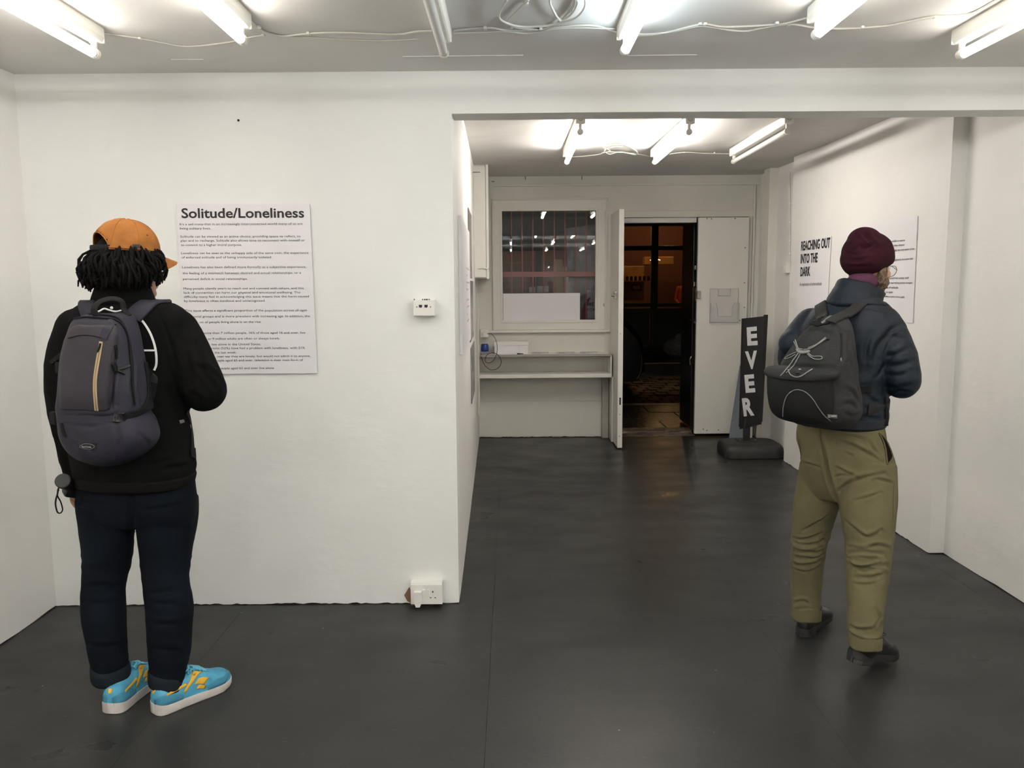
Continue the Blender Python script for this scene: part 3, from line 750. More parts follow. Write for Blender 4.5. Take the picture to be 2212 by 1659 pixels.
# socket with plug, cable, blue topped speaker
c = P(1049, 722, Y=8.10)
r = root('power_socket', (c.x, 8.14, c.z - .04), 'small white wall socket above the left end of the shelf', 'socket')
put('back_box', MB().box(c.x - .055, c.x + .03, 8.11, 8.15, c.z - .035, c.z + .05, bev=.004), M_plastic, r)
r = root('plug', (c.x, 8.09, c.z - .03), 'white square plug in the socket above the shelf', 'plug')
put('plug_body', MB().box(c.x - .028, c.x + .03, 8.055, 8.11, c.z - .032, c.z + .024, bev=.008), M_plastic, r)
pth = [(1053, 721), (1062, 722), (1070, 732), (1074, 748), (1073, 764), (1066, 778), (1056, 784), (1048, 780), (1051, 768), (1060, 763), (1072, 764), (1081, 775), (1082, 786), (1074, 796), (1060, 799), (1048, 790), (1041, 776), (1039, 764)]
ys = [8.05, 8.0, 7.9, 7.85, 7.82, 7.80, 7.80, 7.80, 7.81, 7.80, 7.80, 7.79, 7.79, 7.79, 7.80, 7.80, 7.82, 7.90]
mb = MB().tube(catmull([P(a, b, Y=y) for (a, b), y in zip(pth, ys)], 110), .0028, n=6)
put('cord', mb, M_black, r, 'thin black cord', smooth=180)
c = P(1047, 752, Y=7.95); z0 = .8872
r = root('blue_speaker', (c.x, 7.95, z0), 'blue round topped speaker at the left end of shelf', 'speaker')
put('base', MB().box(c.x - .042, c.x + .042, 7.91, 7.99, z0, z0 + .028, bev=.005), mat('grey box plastic', (.22, .23, .25), .4), r)
M_blue = mat('dark blue plastic', (.012, .045, .22), .3)
prof = [(.034, .028), (.040, .034), (.041, .06), (.036, .095), (.030, .103), (.0, .104)]
R = [[V((c.x + rr * math.cos(k * math.pi / 12), 7.95 + rr * math.sin(k * math.pi / 12), z0 + zz)) for k in range(24)] for rr, zz in prof[:-1]]
put('body', MB().rings(R), M_blue, r, smooth=50)
put('grille_rim', MB().tube([V((c.x + .031 * math.cos(k * math.pi / 12), 7.95 + .031 * math.sin(k * math.pi / 12), z0 + .1)) for k in range(24)], .0025, n=6, closed=True), M_black, r)
# white box of cards, papers and pen
a, b = P(1068, 758, Y=7.93), P(1140, 730, Y=8.03)
r = root('paper_box', ((a.x + b.x) / 2, 8.0, z0), 'long low white cardboard box on the shelf', 'box')
put('box_body', MB().box(a.x, b.x, 7.93, 8.06, z0, z0 + .10, bev=.003), M_paper, r)
put('lid', MB().box(a.x - .003, b.x + .003, 7.926, 8.064, z0 + .088, z0 + .124, bev=.003), M_plastic, r)
for i, (x0, x1_, dy) in enumerate(((1070, 1086, 0), (1088, 1102, .004), (1103, 1117, -.003))):
    p, q_ = P(x0, 759, Y=7.89), P(x1_, 759, Y=7.89)
    put('paper_slip', MB().box(p.x, q_.x, 7.875 + dy, 7.925 + dy, z0, z0 + .003 + .001 * i), M_paper, None, ['leftmost white paper slip at the shelf front', 'middle white paper slip at the shelf front', 'right white paper slip near the pen'][i], 'paper', 'paper slips on the shelf')
p, q_ = P(1117, 757, Y=7.895), P(1130, 759, Y=7.885); p.z = q_.z = z0 + .006
r = root('pen', p.lerp(q_, .5), 'black pen lying at the front of the shelf', 'pen')
put('barrel', MB().tube([p, q_], [.006, .004], n=10), M_black, r); put('cap', MB().tube([p, p.lerp(q_, .4)], .0068, n=10), M_black, r)
# three piles of leaflets
M_leaf = [mat('leaflet print one', (.30, .28, .26), .4, col2=(.55, .53, .5), var=.3, vscale=25), mat('leaflet print two', (.25, .22, .20), .4, col2=(.6, .56, .5), var=.3, vscale=30), mat('leaflet print three', (.26, .26, .30), .4, col2=(.6, .6, .62), var=.3, vscale=25)]
for k, (x0, x1_, lab) in enumerate(((1149, 1186, 'left leaflet pile on the shelf'), (1199, 1240, 'middle fanned leaflet pile on the shelf'), (1254, 1291, 'right leaflet pile on the shelf by the door'))):
    a, b = P(x0, 755, Y=7.94), P(x1_, 755, Y=7.94); r = root('leaflet_pile', ((a.x + b.x) / 2, 7.96, z0), lab, 'leaflets', 'leaflet piles on the shelf')
    for i in range(5):
        dx = (i * .004 if k == 1 else rnd.uniform(-.003, .003)); M_ = Matrix.Rotation(rnd.uniform(-.05, .05), 4, 'Z')
        cx_, cy_ = (a.x + b.x) / 2 + dx, 7.975; hw = (b.x - a.x) / 2 - .004
        m1 = MB().box(-hw, hw, -.06, .06, 0, .0018).xf(Matrix.Translation((cx_, cy_, z0 + i * .0022)) @ M_)
        put('leaflet', m1, M_leaf[k] if i in (1, 3, 4) else M_paper, r)
# white board leaning in the window
put('display_board', MB().box(-.085, .700, YFAR + .012, YFAR + .026, GZ0 + .002, 1.487, bev=.002), M_paper, None, 'blank white board standing inside the window bottom', 'board')

# clear leaflet holder on the closed door
a, b = P(1535, 624, Y=8.07), P(1594, 696, Y=8.07)
M_hold = bpy.data.materials.new('clear holder'); M_hold.use_nodes = True
_n = M_hold.node_tree; _b = _n.nodes['Principled BSDF']; _b.inputs['Base Color'].default_value = (.85, .83, .86, 1); _b.inputs['Roughness'].default_value = .25; _b.inputs['Alpha'].default_value = .16
r = root('leaflet_holder', ((a.x + b.x) / 2, 8.08, b.z), 'clear plastic leaflet holder fixed to closed white door', 'holder')
mb = MB().box(a.x, b.x, 8.088, 8.091, b.z, a.z, bev=.001); put('back_plate', mb, M_hold, r)
zt_ = b.z + (a.z - b.z) * .58; cm_ = (a.x + b.x) / 2
fr_ = [V((a.x, 8.05, b.z)), V((b.x, 8.05, b.z)), V((b.x, 8.045, zt_)), V((b.x - .05, 8.045, zt_)), V((b.x - .065, 8.046, zt_ - .05)), V((b.x - .07, 8.048, b.z + .06)), V((a.x + .07, 8.048, b.z + .06)), V((a.x + .065, 8.046, zt_ - .05)), V((a.x + .05, 8.045, zt_)), V((a.x, 8.045, zt_))]
put('front_plate', MB().poly(fr_, (0, .002, 0)), M_hold, r)
put('rim', MB().tube([p_ + V((0, -.001, 0)) for p_ in fr_], .0018, n=5, closed=True), M_grey, r)
rim = [V((a.x, 8.087, b.z)), V((b.x, 8.087, b.z)), V((b.x, 8.087, a.z)), V((a.x, 8.087, a.z))]
put('rim', MB().tube(rim, .002, n=5, closed=True), M_grey, r)
put('top_tab', MB().tube([V((cm_ - .062, 8.085, a.z)), V((cm_ - .06, 8.085, a.z - .07)), V((cm_ + .06, 8.085, a.z - .07)), V((cm_ + .062, 8.085, a.z))], .002, n=5), M_grey, r)
put('side_wall', MB().box(a.x, a.x + .002, 8.05, 8.088, b.z, zt_).box(b.x - .002, b.x, 8.05, 8.088, b.z, zt_), M_hold, r)

# ------------------------------------------------------------------ pavement sign
M_sign = mat('black sign board', (.014, .014, .016), .4, bump=.1, bscale=40)
M_rub = mat('black rubber base', (.020, .020, .020), .5, bump=.6, bscale=35, var=.4, vscale=8, bdist=.004)
M_letter = mat('white sign letters', (.62, .62, .64), .5)
# panel corners read from the visible face; the face turns slightly to the left
A_ = P(1605, 688, Y=7.32); B_ = P(1650, 683, Y=7.10); D_ = P(1599, 922, Y=7.30); C_ = None
sr = root('pavement_sign', (2.05, 7.25, 0), 'tall narrow black sign reading EVER on a rubber base', 'sign')
nrm = (B_ - A_).cross(D_ - A_).normalized()
if nrm.y > 0: nrm = -nrm
_d = ray(1638, 912); C_ = CAM + _d * ((A_ - CAM).dot(nrm) / _d.dot(nrm))
back = -nrm * .035
put('sign_panel', MB().poly([A_, B_, C_, D_], back), M_sign, sr)
put('side_frame', MB().poly([A_ + nrm * .004 + (A_ - B_) * .0, A_ + nrm * .004 + (A_ - B_).normalized() * .014, D_ + nrm * .004 + (A_ - B_).normalized() * .014, D_ + nrm * .004], back * 1.3), M_sign, sr)
put('side_frame', MB().poly([B_ + nrm * .006 + V((0, 0, .008)), B_ + nrm * .006 + (B_ - A_).normalized() * .012 + V((0, 0, .012)), C_ + nrm * .006 + (B_ - A_).normalized() * .012, C_ + nrm * .006], back * 1.3), M_sign, sr)
put('bottom_frame', MB().poly([D_ + nrm * .006, C_ + nrm * .006, C_ + nrm * .006 - V((0, 0, .022)), D_ + nrm * .006 - V((0, 0, .022))], back * 1.3), M_sign, sr)
def sp_(px, py):
    d = ray(px, py); t_ = (A_ - CAM).dot(nrm) / d.dot(nrm); return CAM + d * t_
upv = ((A_ - D_).normalized())
for ch, (x0, y0), (x1_, y1_), top in (('E', (1614.7, 744.5), (1637, 743), 707), ('V', (1611.5, 795.5), (1637.5, 794), 759), ('E', (1611, 846.5), (1632, 845), 810), ('R', (1607, 897.5), (1630, 895), 860.5)):
    a, b = sp_(x0, y0), sp_(x1_, y1_); capv = (sp_(x0, top) - a).length
    tm = MB(); text(tm, ch, a, b, capv, up=upv, out=nrm, bold=.045, lift=.002); put('letter', tm, M_letter, sr)
pc_ = V((2.165, 7.25, 0))
put('post', MB().box(pc_.x - .03, pc_.x + .03, pc_.y - .015, pc_.y + .015, .12, .34, bev=.003), M_sign, sr)
put('foot_plate', MB().box(pc_.x - .09, pc_.x + .09, pc_.y - .06, pc_.y + .06, .122, .131, bev=.002), M_sign, sr)
for dx in (-.07, .07):
    for dy in (-.04, .04): put('bolt', MB().cyl((pc_.x + dx, pc_.y + dy, .13), (pc_.x + dx, pc_.y + dy, .148), .009, 6), M_metal, sr)
a, b = P(1562, 978, Z=0), P(1694, 978, Z=0)
bx0, bx1, by0, by1 = 1.92, 2.46, 7.0, 7.44
R = []
for inset, z in ((.012, .0), (0, .006), (.0, .055), (.006, .09), (.022, .115), (.05, .124), (.09, .126)):
    ring = []
    for j in range(48):
        t_ = 2 * math.pi * j / 48; ct, st = math.cos(t_), math.sin(t_); e_ = 2 / 5.5
        hx, hy = (bx1 - bx0) / 2 - inset, (by1 - by0) / 2 - inset
        ring.append(V(((bx0 + bx1) / 2 + hx * math.copysign(abs(ct) ** e_, ct), (by0 + by1) / 2 + hy * math.copysign(abs(st) ** e_, st), z + .0005)))
    R.append(ring)
put('rubber_base', MB().rings(R), M_rub, sr, smooth=60)
# blue grey board leaning in the corner behind the sign
lb = [P(1575, 934, Y=7.9), P(1588, 934, Y=7.9), P(1602, 790, Y=8.06), P(1599, 790, Y=8.06)]
lb[0].z = lb[1].z = .002
put('leaning_board', MB().poly([lb[0], lb[0] + V((.20, 0, 0)), lb[2] + V((.10, 0, .12)), lb[3] + V((0, 0, .0))], (0, .018, 0)), mat('blue grey board', (.16, .18, .21), .5), None, 'blue grey board leaning on the wall behind the sign', 'board')
put('leaning_board', MB().box(2.36, 2.40, 7.84, 7.90, .002, .62, bev=.003), M_wood, None, 'narrow pale timber upright in corner behind the sign', 'board')

# ================================================================== STREET OUTSIDE
M_wet = mat('wet pavement', (.018, .016, .014), .16, bump=.7, bscale=14, detail=8, bdist=.012, var=.3, vscale=3)
M_road = mat('wet setts', (.02, .018, .016), .18, bump=.9, bscale=30, bdist=.015)
M_kerb = mat('kerb stone', (.07, .065, .06), .4, bump=.4, bscale=12)
M_green = mat('dark olive shopfront paint', (.10, .11, .07), .45, bump=.1, bscale=10)
structure('ground', MB().box(-8, 9, 8.27, 30, -.2, -.062), M_wet)
rd = root('road', (1, 12.4, -.06), 'wet street of dark stone setts outside the doorway', 'road')
st_ = MB().box(-.098, .098, -.138, .138, -.03, .004, bev=.014, seg=1).mesh('sett'); st_.materials.append(M_road)
k = 0
for j in range(13):
    y = 10.66 + j * .29
    for i in range(11):
        x = 1.0 + i * .205 + (.1 if j % 2 else 0)
        if k >= 150: break
        o = bpy.data.objects.new('sett', st_); COL.objects.link(o); o.parent = rd
        o.location = V((x, y, -.052 + rnd.uniform(-.006, .004))) - rd.location; o.rotation_euler = (rnd.uniform(-.03, .03), rnd.uniform(-.03, .03), 0); k += 1
mb = MB()
for j in range(13):
    for i in range(-30, 36):
        if 0 <= i < 11: continue
        x = 1.0 + i * .205 + (.1 if j % 2 else 0); y = 10.66 + j * .29; z = -.05 + rnd.uniform(-.006, .004)
        mb.box(x - .095, x + .095, y - .135, y + .135, z - .02, z)
put('setts', mb, M_road, rd, kind='stuff')
structure('trim_9', MB().box(-8, 9, 10.38, 10.52, -.1, .0, bev=.01), M_kerb, label='near kerb of the street')
structure('trim_10', MB().box(-8, 9, 14.45, 14.60, -.1, .15, bev=.01), M_kerb, label='far kerb of the street')
mb = MB()
for i in range(-6, 10):
    for j in range(3): mb.box(i * .6 + .004 + (j % 2) * .3, i * .6 + .596 + (j % 2) * .3, 8.49 + j * .63, 9.112 + j * .63, -.05, rnd.uniform(-.004, 0), bev=.006, seg=1)
pv = structure('pavement_near', MB().box(-8, 9, 8.485, 10.38, -.1, -.012), M_wet)
for i in range(-1, 5):
    for j in range(3):
        x0 = .5 + i * .6 + (j % 2) * .3
        put('paving_slab', MB().box(x0 + .004, x0 + .596, 8.49 + j * .63, 9.112 + j * .63, -.03, rnd.uniform(-.003, .003), bev=.005, seg=1), M_wet, pv)
structure('pavement_far', MB().box(-8, 9, 14.6, 16.7, -.1, .15), M_wet)

# shopfront opposite
FY = 16.6
sf = root('shopfront', (2.5, FY, .15), 'dark olive shopfront with warm lit windows across the street', 'building')
def fpx(px, py): p = P(px, py, Y=FY); return p.x, p.z
x_m0, _ = fpx(1406, 600); x_m1, _ = fpx(1420, 600); x_r, _ = fpx(1489, 600)
zs0 = fpx(1400, 655)[1]; zt0 = fpx(1400, 541)[1]; zt1 = fpx(1400, 531)[1]; ztop = fpx(1400, 489)[1]; zp0 = fpx(1400, 742)[1]
W = x_r - x_m1
cols = [x_m1 + k_ * (W + (x_m1 - x_m0)) for k_ in range(-9, 4)]
mw = x_m1 - x_m0
for c in cols:
    put('mullion', MB().box(c - mw, c, FY - .08, FY + .06, zp0 - .1, ztop + .1, bev=.01), M_green, sf)
    put('lower_panel', MB().box(c + .02, c + W - .02, FY - .02, FY + .05, zp0, zs0 - .18, bev=.012), M_green, sf)
put('sill', MB().box(cols[0] - mw, cols[-1] + W, FY - .14, FY + .06, zs0 - .07, zs0, bev=.02), M_green, sf)
put('panel_rail', MB().box(cols[0] - mw, cols[-1] + W, FY - .05, FY + .06, zs0 - .19, zs0 - .11, bev=.01), M_green, sf)
put('bottom_rail', MB().box(cols[0] - mw, cols[-1] + W, FY - .05, FY + .06, zp0 - .1, zp0 + .02, bev=.01), M_green, sf)
put('transom', MB().box(cols[0] - mw, cols[-1] + W, FY - .09, FY + .06, zt0, zt1, bev=.02), M_green, sf)
put('fascia', MB().box(cols[0] - mw, cols[-1] + W, FY - .22, FY + .06, ztop, ztop + .55, bev=.03), mat('grey fascia', (.10, .11, .12), .5), sf)
put('upper_wall', MB().box(-9, 10, FY - .05, FY + .3, ztop + .5, ztop + 3), mat('dark brick upper wall', (.06, .045, .038), .8, bump=.5, bscale=20), sf)
for c in cols:
    put('pane', MB().box(c, c + W, FY - .002, FY + .002, zs0, zt0), M_glass, sf)
    put('pane', MB().box(c, c + W, FY - .002, FY + .002, zt1, ztop), M_glass, sf)
M_brick = mat('sooty stock brick', (.07, .06, .05), .7, bump=.5, bscale=30)
bk = MB().box(-.108, .108, -.02, .04, -.033, .033, bev=.005, seg=1).mesh('brick'); bk.materials.append(M_brick)
for r_i, z in enumerate((zp0 - .14, zp0 - .22, zp0 - .30)):
    for i in range(14):
        o = bpy.data.objects.new('brick', bk); COL.objects.link(o); o.parent = sf
        o.location = V((1.6 + i * .228 + (r_i % 2) * .114, FY - .02, z)) - sf.location
put('plinth', MB().box(-9, 10, FY, FY + .2, .1, zp0 - .05), M_dark, sf)
# interior of the shop: back wall, shelf, jars, counter, added unseen lamps
M_in = mat('warm interior wall', (.50, .26, .09), .8, col2=(.62, .36, .14), var=.2, vscale=2)
it = root('shop_interior', (2.5, 18.5, .15), 'warm brown shop interior seen through the opposite windows', 'room')
put('back_wall', MB().box(-8, 9, 19.6, 19.7, .15, 3.6), mat('dark red interior wall', (.12, .05, .035), .8), it)
put('floor_boards', MB().box(-8, 9, 16.8, 19.6, .1, .16), M_dark, it)
put('soffit', MB().box(-8, 9, 16.8, 19.6, 3.55, 3.65), M_in, it)
xa = fpx(1340, 600)[0]; xb = fpx(1401, 600)[0]; za = fpx(1400, 650)[1]; zb_ = fpx(1400, 573)[1]
put('display_back', MB().box(xa - .4, xb, 17.1, 17.14, za, zb_, bev=.01), M_in, it)
put('display_back', MB().box(x_m1 + .01, x_m1 + .06, 17.1, 17.14, fpx(1400, 610)[1], fpx(1400, 588)[1]), M_in, it)
zsh = fpx(1400, 606)[1]
put('display_shelf', MB().box(xa - .4, xb, 16.85, 17.1, zsh - .02, zsh), M_in, it)
M_jar = mat('dark jar', (.05, .015, .01), .15)
for i in range(7):
    x = xa + .10 + i * .09
    put('jar', MB().cyl((x, 16.95, zsh), (x, 16.95, zsh + .075), .032, 14).cyl((x, 16.95, zsh + .075), (x, 16.95, zsh + .095), .026, 14), M_jar, None, 'small dark jar on the lit shelf of the shop opposite', 'jar', 'jars in the shop opposite')
x0, z0 = fpx(1368, 628); x1_, z1_ = fpx(1392, 614)
rg = root('price_card', ((x0 + x1_) / 2, 16.9, z0), 'dark framed card in the lit shop window opposite', 'sign')
put('frame', MB().box(x0, x1_, 16.9, 16.93, z0, z1_, bev=.008), mat('dark brown frame', (.08, .03, .015), .5), rg)
put('card', MB().box(x0 + .04, x1_ - .04, 16.89, 16.905, z0 + .03, z1_ - .03, bev=.004), M_in, rg)
put('strip_shelf', MB().box(x_m1, x_r, 18.2, 18.5, fpx(1440, 567)[1], fpx(1440, 548)[1], bev=.02), M_in, it)
# a customer in a red orange top, far inside on the right
pxp, pzp = fpx(1484, 600)
def lamp(name, loc, r, c, s, label):
    g_ = root(name, loc, label, 'lamp'); m_ = mat('lamp glow ' + label[:14], (1, .8, .5), .5, emis=c, es=s)
    put('bulb', MB().ell(loc, r, r, r, nu=12, nv=8), m_, g_, smooth=180)
    put('flex', MB().cyl(V(loc) + V((0, 0, r)), V(loc) + V((0, 0, .6)), .006, 6), M_black, g_)
lamp('added_shop_lamp', V((2.45, 16.95, 2.98)), .06, (1, .60, .24), 120, 'small pendant lamp hidden behind the fascia of left shop window')  # lamps added out of view to light the shop windows
lamp('added_shop_lamp', V((3.6, 18.3, 3.1)), .05, (1, .5, .2), 22, 'small pendant lamp high inside the right shop window')
lamp('added_shop_lamp', V((-.8, 17.2, 3.0)), .06, (1, .55, .2), 40, 'small pendant lamp in a shop window left of the doorway')
sl = root('added_street_lamp', (.5, 10.0, 4.9), 'unseen street lamp added high outside to light the pavement', 'lamp')  # unseen lamp added above the street to light the wet pavement
put('lamp_head', MB().box(.35, .65, 9.6, 10.1, 4.9, 5.0, bev=.03), M_grey, sl)
put('lamp_glass', MB().box(.38, .62, 9.65, 10.05, 4.86, 4.90, bev=.01), mat('added lamp glow', (1, .7, .4), .5, emis=(1, .66, .36), es=6), sl)
put('bracket', MB().tube([V((.5, 8.46, 4.6)), V((.5, 8.8, 5.0)), V((.5, 9.7, 4.97))], .03, n=8), M_grey, sl)
structure('wall_street', MB().box(-6, -.5, 8.27, 8.45, -.05, 6).box(2.7, 7, 8.27, 8.45, -.05, 6).box(-.5, 2.7, 8.27, 8.45, 2.75, 6), M_brick)
# fluted string of tiny lights over the counter
fl_ = root('string_lights', (*[fpx(1430, 559)[0]], 17.4, fpx(1430, 559)[1]), 'string of tiny glowing bulbs in the right shop window', 'lights')
for i in range(9):
    x_, z_ = fpx(1420 + i * 2.6, 559); put('bulb', MB().ell((x_, 17.4, z_ + .01 * (i % 2)), .010, .010, .010, nu=8, nv=6), mat('fairy glow', (1, .6, .3), .5, emis=(1, .5, .25), es=6), fl_)
put('wire', MB().tube([V((fpx(1418 + i * 2.6, 559)[0], 17.4, fpx(1420, 559)[1] + .012)) for i in range(10)], .003, n=5), M_black, fl_)

# shop customer: one continuous figure, seen small and dark
cx = fpx(1483, 600)[0] * 18.2 / FY
fig = MB()
fig.tube([V((cx, 18.2, z)) for z in (.95, 1.1, 1.3, 1.5, 1.6)], [(.17, .12), (.16, .11), (.19, .12), (.19, .1), (.07, .07)], n=16, ref=V((0, 1, 0)), dome=False)
fig.ell((cx, 18.2, 1.74), .08, .095, .12); fig.cyl((cx, 18.2, 1.55), (cx, 18.2, 1.7), .055)
for s_ in (-1, 1):
    fig.tube([V((cx + s_ * .18, 18.2, 1.50)), V((cx + s_ * .24, 18.18, 1.25)), V((cx + s_ * .18, 18.0, 1.12))], [.055, .045, .035], n=10, dome=True)
    fig.tube([V((cx + s_ * .09, 18.2, 1.0)), V((cx + s_ * .10, 18.2, .6)), V((cx + s_ * .10, 18.2, .2))], [.09, .065, .05], n=10, dome=True)
    fig.tube([V((cx + s_ * .10, 18.22, .2)), V((cx + s_ * .11, 18.02, .19))], [.045, .04], n=8, dome=True)
put('person', remesh(fig, .018, 3), mat('red orange top', (.30, .045, .02), .8), None, 'distant person in a red orange top inside the shop opposite', 'person')

# translucent rubbish bag on the far pavement
bag = MB(); bp = P(1466, 768, Y=15.9); bp.z = .15
bag.ell(bp + V((0, 0, .17)), .30, .24, .19, nu=36, nv=22); bag.ell(bp + V((.05, 0, .36)), .12, .1, .09)
bag.tube([bp + V((.06, 0, .38)), bp + V((.08, 0, .46)), bp + V((.14, 0, .52))], [.04, .03, .09], n=14)
bm_ = remesh(bag, .014, 3); displace(bm_, lambda c: .022 * nz(c, 9, 9, 9, 3, True) + .008 * nz(c, 30, 30, 30, 5, True))
co = getco(bm_); co[:, 2] = np.maximum(co[:, 2], .152); setco(bm_, co)
put('rubbish_bag', bm_, mat('clear grey polythene', (.40, .40, .42), .18, spec=.8), None, 'crumpled grey plastic bag on the pavement across the street', 'bag')

# parked car, rear end showing at left of the doorway
car = root('car', (-.2, 12.6, -.05), 'dark parked car in the street with red tail light', 'car')
M_car = mat('black car paint', (.008, .008, .010), .18, coat=.6)
pf = [(-2.15, .22), (-2.2, .55), (-2.05, .78), (-1.2, .95), (-.55, 1.38), (.9, 1.42), (1.55, 1.30), (1.98, .92), (2.08, .60), (2.02, .25), (1.7, .2), (-1.8, .18)]
pp = catmull([V((x, 0, z)) for x, z in pf + pf[:1]], 96)[:-1]
R = []
for yy, k_ in ((-.82, .90), (-.85, .96), (-.80, 1.0), (0, 1.015), (.80, 1.0), (.85, .96), (.82, .90)):
    R.append([V((p_.x * (1 if abs(yy) < .81 else .985) - .12, 12.6 + yy * (1 - .16 * max(0, p_.z - .9)), (.2 + (p_.z - .2) * k_) - .05)) for p_ in pp])
put('car_body', MB().rings(R), M_car, car, smooth=40)
M_tyre = mat('tyre rubber', (.012, .012, .012), .8)
for wx in (-1.45, 1.25):
    for wy in (-.84, .66):
        wh = put('wheel', MB().tube([V((wx, 12.6 + wy, .26)), V((wx, 12.6 + wy + .18, .26))], .31, n=28), M_tyre, car)
        put('hub_cap', MB().tube([V((wx, 12.6 + wy + (-.01 if wy < 0 else .19), .26)), V((wx, 12.6 + wy + (0 if wy < 0 else .20), .26))], .18, n=20), M_metal, wh)
put('side_window', MB().poly([V((x, 11.79, z)) for x, z in ((-.75, .95), (-.42, 1.27), (.3, 1.31), (.3, .95))], (0, .02, 0)), M_dark, car)
put('side_window', MB().poly([V((x, 11.79, z)) for x, z in ((.36, .95), (.36, 1.31), (.85, 1.28), (1.35, .95))], (0, .02, 0)), M_dark, car)
tl = P(1361, 714, Y=11.93); put('tail_light', MB().box(tl.x - .06, tl.x + .02, 11.9, 12.1, tl.z - .07, tl.z + .06, bev=.02), mat('red tail light', (.4, .01, .02), .2, emis=(1, .03, .08), es=.35), car)
put('bumper', MB().box(1.8, 1.99, 11.82, 13.38, .25, .42, bev=.05), M_car, car)

# security grille outside the window
gr = root('window_grille', (.39, 8.33, 1.2), 'dull red security grille of upright bars outside the window', 'grille')
M_red = mat('dull red painted steel', (.33, .10, .09), .45, bump=.2, bscale=40)
for i in range(9):
    x = P(1104.5 + i * 23.2 - 23.2, 520, Y=8.33).x
    put('bar', MB().cyl((x, 8.33, 1.13), (x, 8.33, 2.40), .0075, 8), M_red, gr)
z0, z1_ = P(1180, 598, Y=8.33).z, P(1180, 587, Y=8.33).z
put('cross_rail', MB().box(-.16, .93, 8.316, 8.326, z0, z1_, bev=.002), M_red, gr)
put('cross_rail', MB().box(-.16, .93, 8.322, 8.338, 2.34, 2.37, bev=.002), M_red, gr)
# things standing outside the window
pl_ = [P(1198, 640, Y=8.7), P(1222, 640, Y=8.7), P(1215, 560, Y=8.8), P(1199, 560, Y=8.8)]
bot = [P(1203, 900, Y=8.55), P(1232, 900, Y=8.55)]
for b_ in bot: b_.z = .02
put('leaning_plank', MB().poly([bot[0], bot[1], pl_[2], pl_[3]], (0, .03, 0)), mat('pale timber', (.42, .32, .19), .7, bump=.3, bscale=20), None, 'pale timber plank leaning outside behind the barred window', 'plank')
M_pst = mat('weathered blue grey poster', (.17, .18, .20), .6, col2=(.26, .25, .28), var=.5, vscale=5)
a, b = P(1222, 700, Y=8.42), P(1296, 440, Y=8.42)
ob = root('outdoor_hoarding', ((a.x + b.x) / 2, 8.42, a.z), 'blue grey postered board outside the right of the window', 'board')
put('board', MB().poly([V((a.x + .05, 8.42, a.z)), V((b.x, 8.42, a.z)), V((b.x, 8.42, b.z - .2)), V((a.x, 8.42, b.z - .25))], (0, .02, 0)), M_pst, ob)
q0 = P(1266, 688, Y=8.415); q1 = P(1288, 668, Y=8.415)
put('white_poster', MB().box(q0.x, q1.x + .05, 8.412, 8.418, q0.z, q1.z + .2, bev=.001), mat('grey poster paper', (.30, .31, .33), .6), ob)
tm = MB(); text(tm, 'ORE', P(1264, 661, Y=8.41), P(1283, 660.5, Y=8.41), .036, bold=.03); text(tm, 'FOR', P(1269, 672, Y=8.41), P(1286, 671.5, Y=8.41), .03, bold=.0); put('lettering', tm, M_ink, ob)
mb = MB(); cu_ = [P(*p_, Y=8.39) for p_ in ((1256, 688), (1257, 670), (1262, 655), (1271, 644), (1276, 642), (1273, 650), (1268, 662), (1269, 688))]
put('dark_red_figure', MB().poly(cu_, (0, .01, 0)), mat('dark red print', (.09, .012, .03), .5), ob)
bx = root('storage_crate', (.4, 9.2, 0), 'dark brown wooden crates standing outside beyond the window', 'crate')
M_crate = mat('dark brown crate', (.10, .065, .045), .7, bump=.4, bscale=20, var=.3, vscale=4)
for i in range(7):
    put('slat', MB().box(-.35, .56, 9.0, 9.03, .02 + i * .21, .21 + i * .21, bev=.004), M_crate, bx)
for x in (-.35, .08, .52): put('batten', MB().box(x, x + .05, 8.975, 9.0, .0, 1.5, bev=.004), M_crate, bx)
for x0, w_, h_, lab in ((.20, .07, .06, 'small white carton on the crate top outside the window'), (.29, .13, .07, 'longer white carton on the crate top outside the window')):
    put('carton', MB().box(x0, x0 + w_, 9.0, 9.08, 1.492, 1.492 + h_, bev=.004), mat('grey white card', (.35, .36, .36), .7), None, lab, 'carton')
for i in range(1): put('crate_top', MB().box(-.36, .58, 8.97, 9.3, 1.47, 1.49, bev=.004), M_crate, bx)
# awning band over the window outside
put('awning', MB().poly([V((-1.2, 9.3, 2.02)), V((-1.2, 8.46, 2.25)), V((-1.2, 8.46, 2.28)), V((-1.2, 9.3, 2.06))], (2.0, 0, 0)), mat('grey awning cloth', (.15, .16, .16), .8), None, 'grey awning band seen through top of the window', 'awning')
# black outer security door standing open outside
od = root('security_door', (1.96, 8.7, 0), 'black outer security door standing open outside the doorway', 'door')
p = P(1489, 700, Y=8.98)
put('door_leaf', MB().box(1.925, 1.97, 8.50, 9.05, .03, 2.3, bev=.004), mat('black gloss door', (.008, .008, .008), .3), od)
for (a, b, s_) in ((1502, 578, .022), (1500, 614, .026), (1501, 694, .02)):
    q_ = P(a, b, X=1.918); put('lock', MB().box(1.905, 1.928, q_.y - .03, q_.y + .03, q_.z - s_, q_.z + s_, bev=.005), M_metal, od)
q_ = P(1504, 636, X=1.918); put('lock_case', MB().box(1.90, 1.926, q_.y - .05, q_.y + .05, q_.z - .07, q_.z + .07, bev=.004), mat('brown lock case', (.07, .04, .02), .5), od)
q_ = P(1494, 776, X=1.918); put('hook', MB().tube([V((1.915, q_.y, q_.z + .03)), V((1.90, q_.y, q_.z)), V((1.905, q_.y, q_.z - .06))], .006, n=8), M_metal, od)
put('bolt', MB().cyl((1.905, 8.5, P(1503, 693, X=1.9).z), (1.905, 8.16, P(1503, 693, X=1.9).z), .009, 10), M_metal, od)

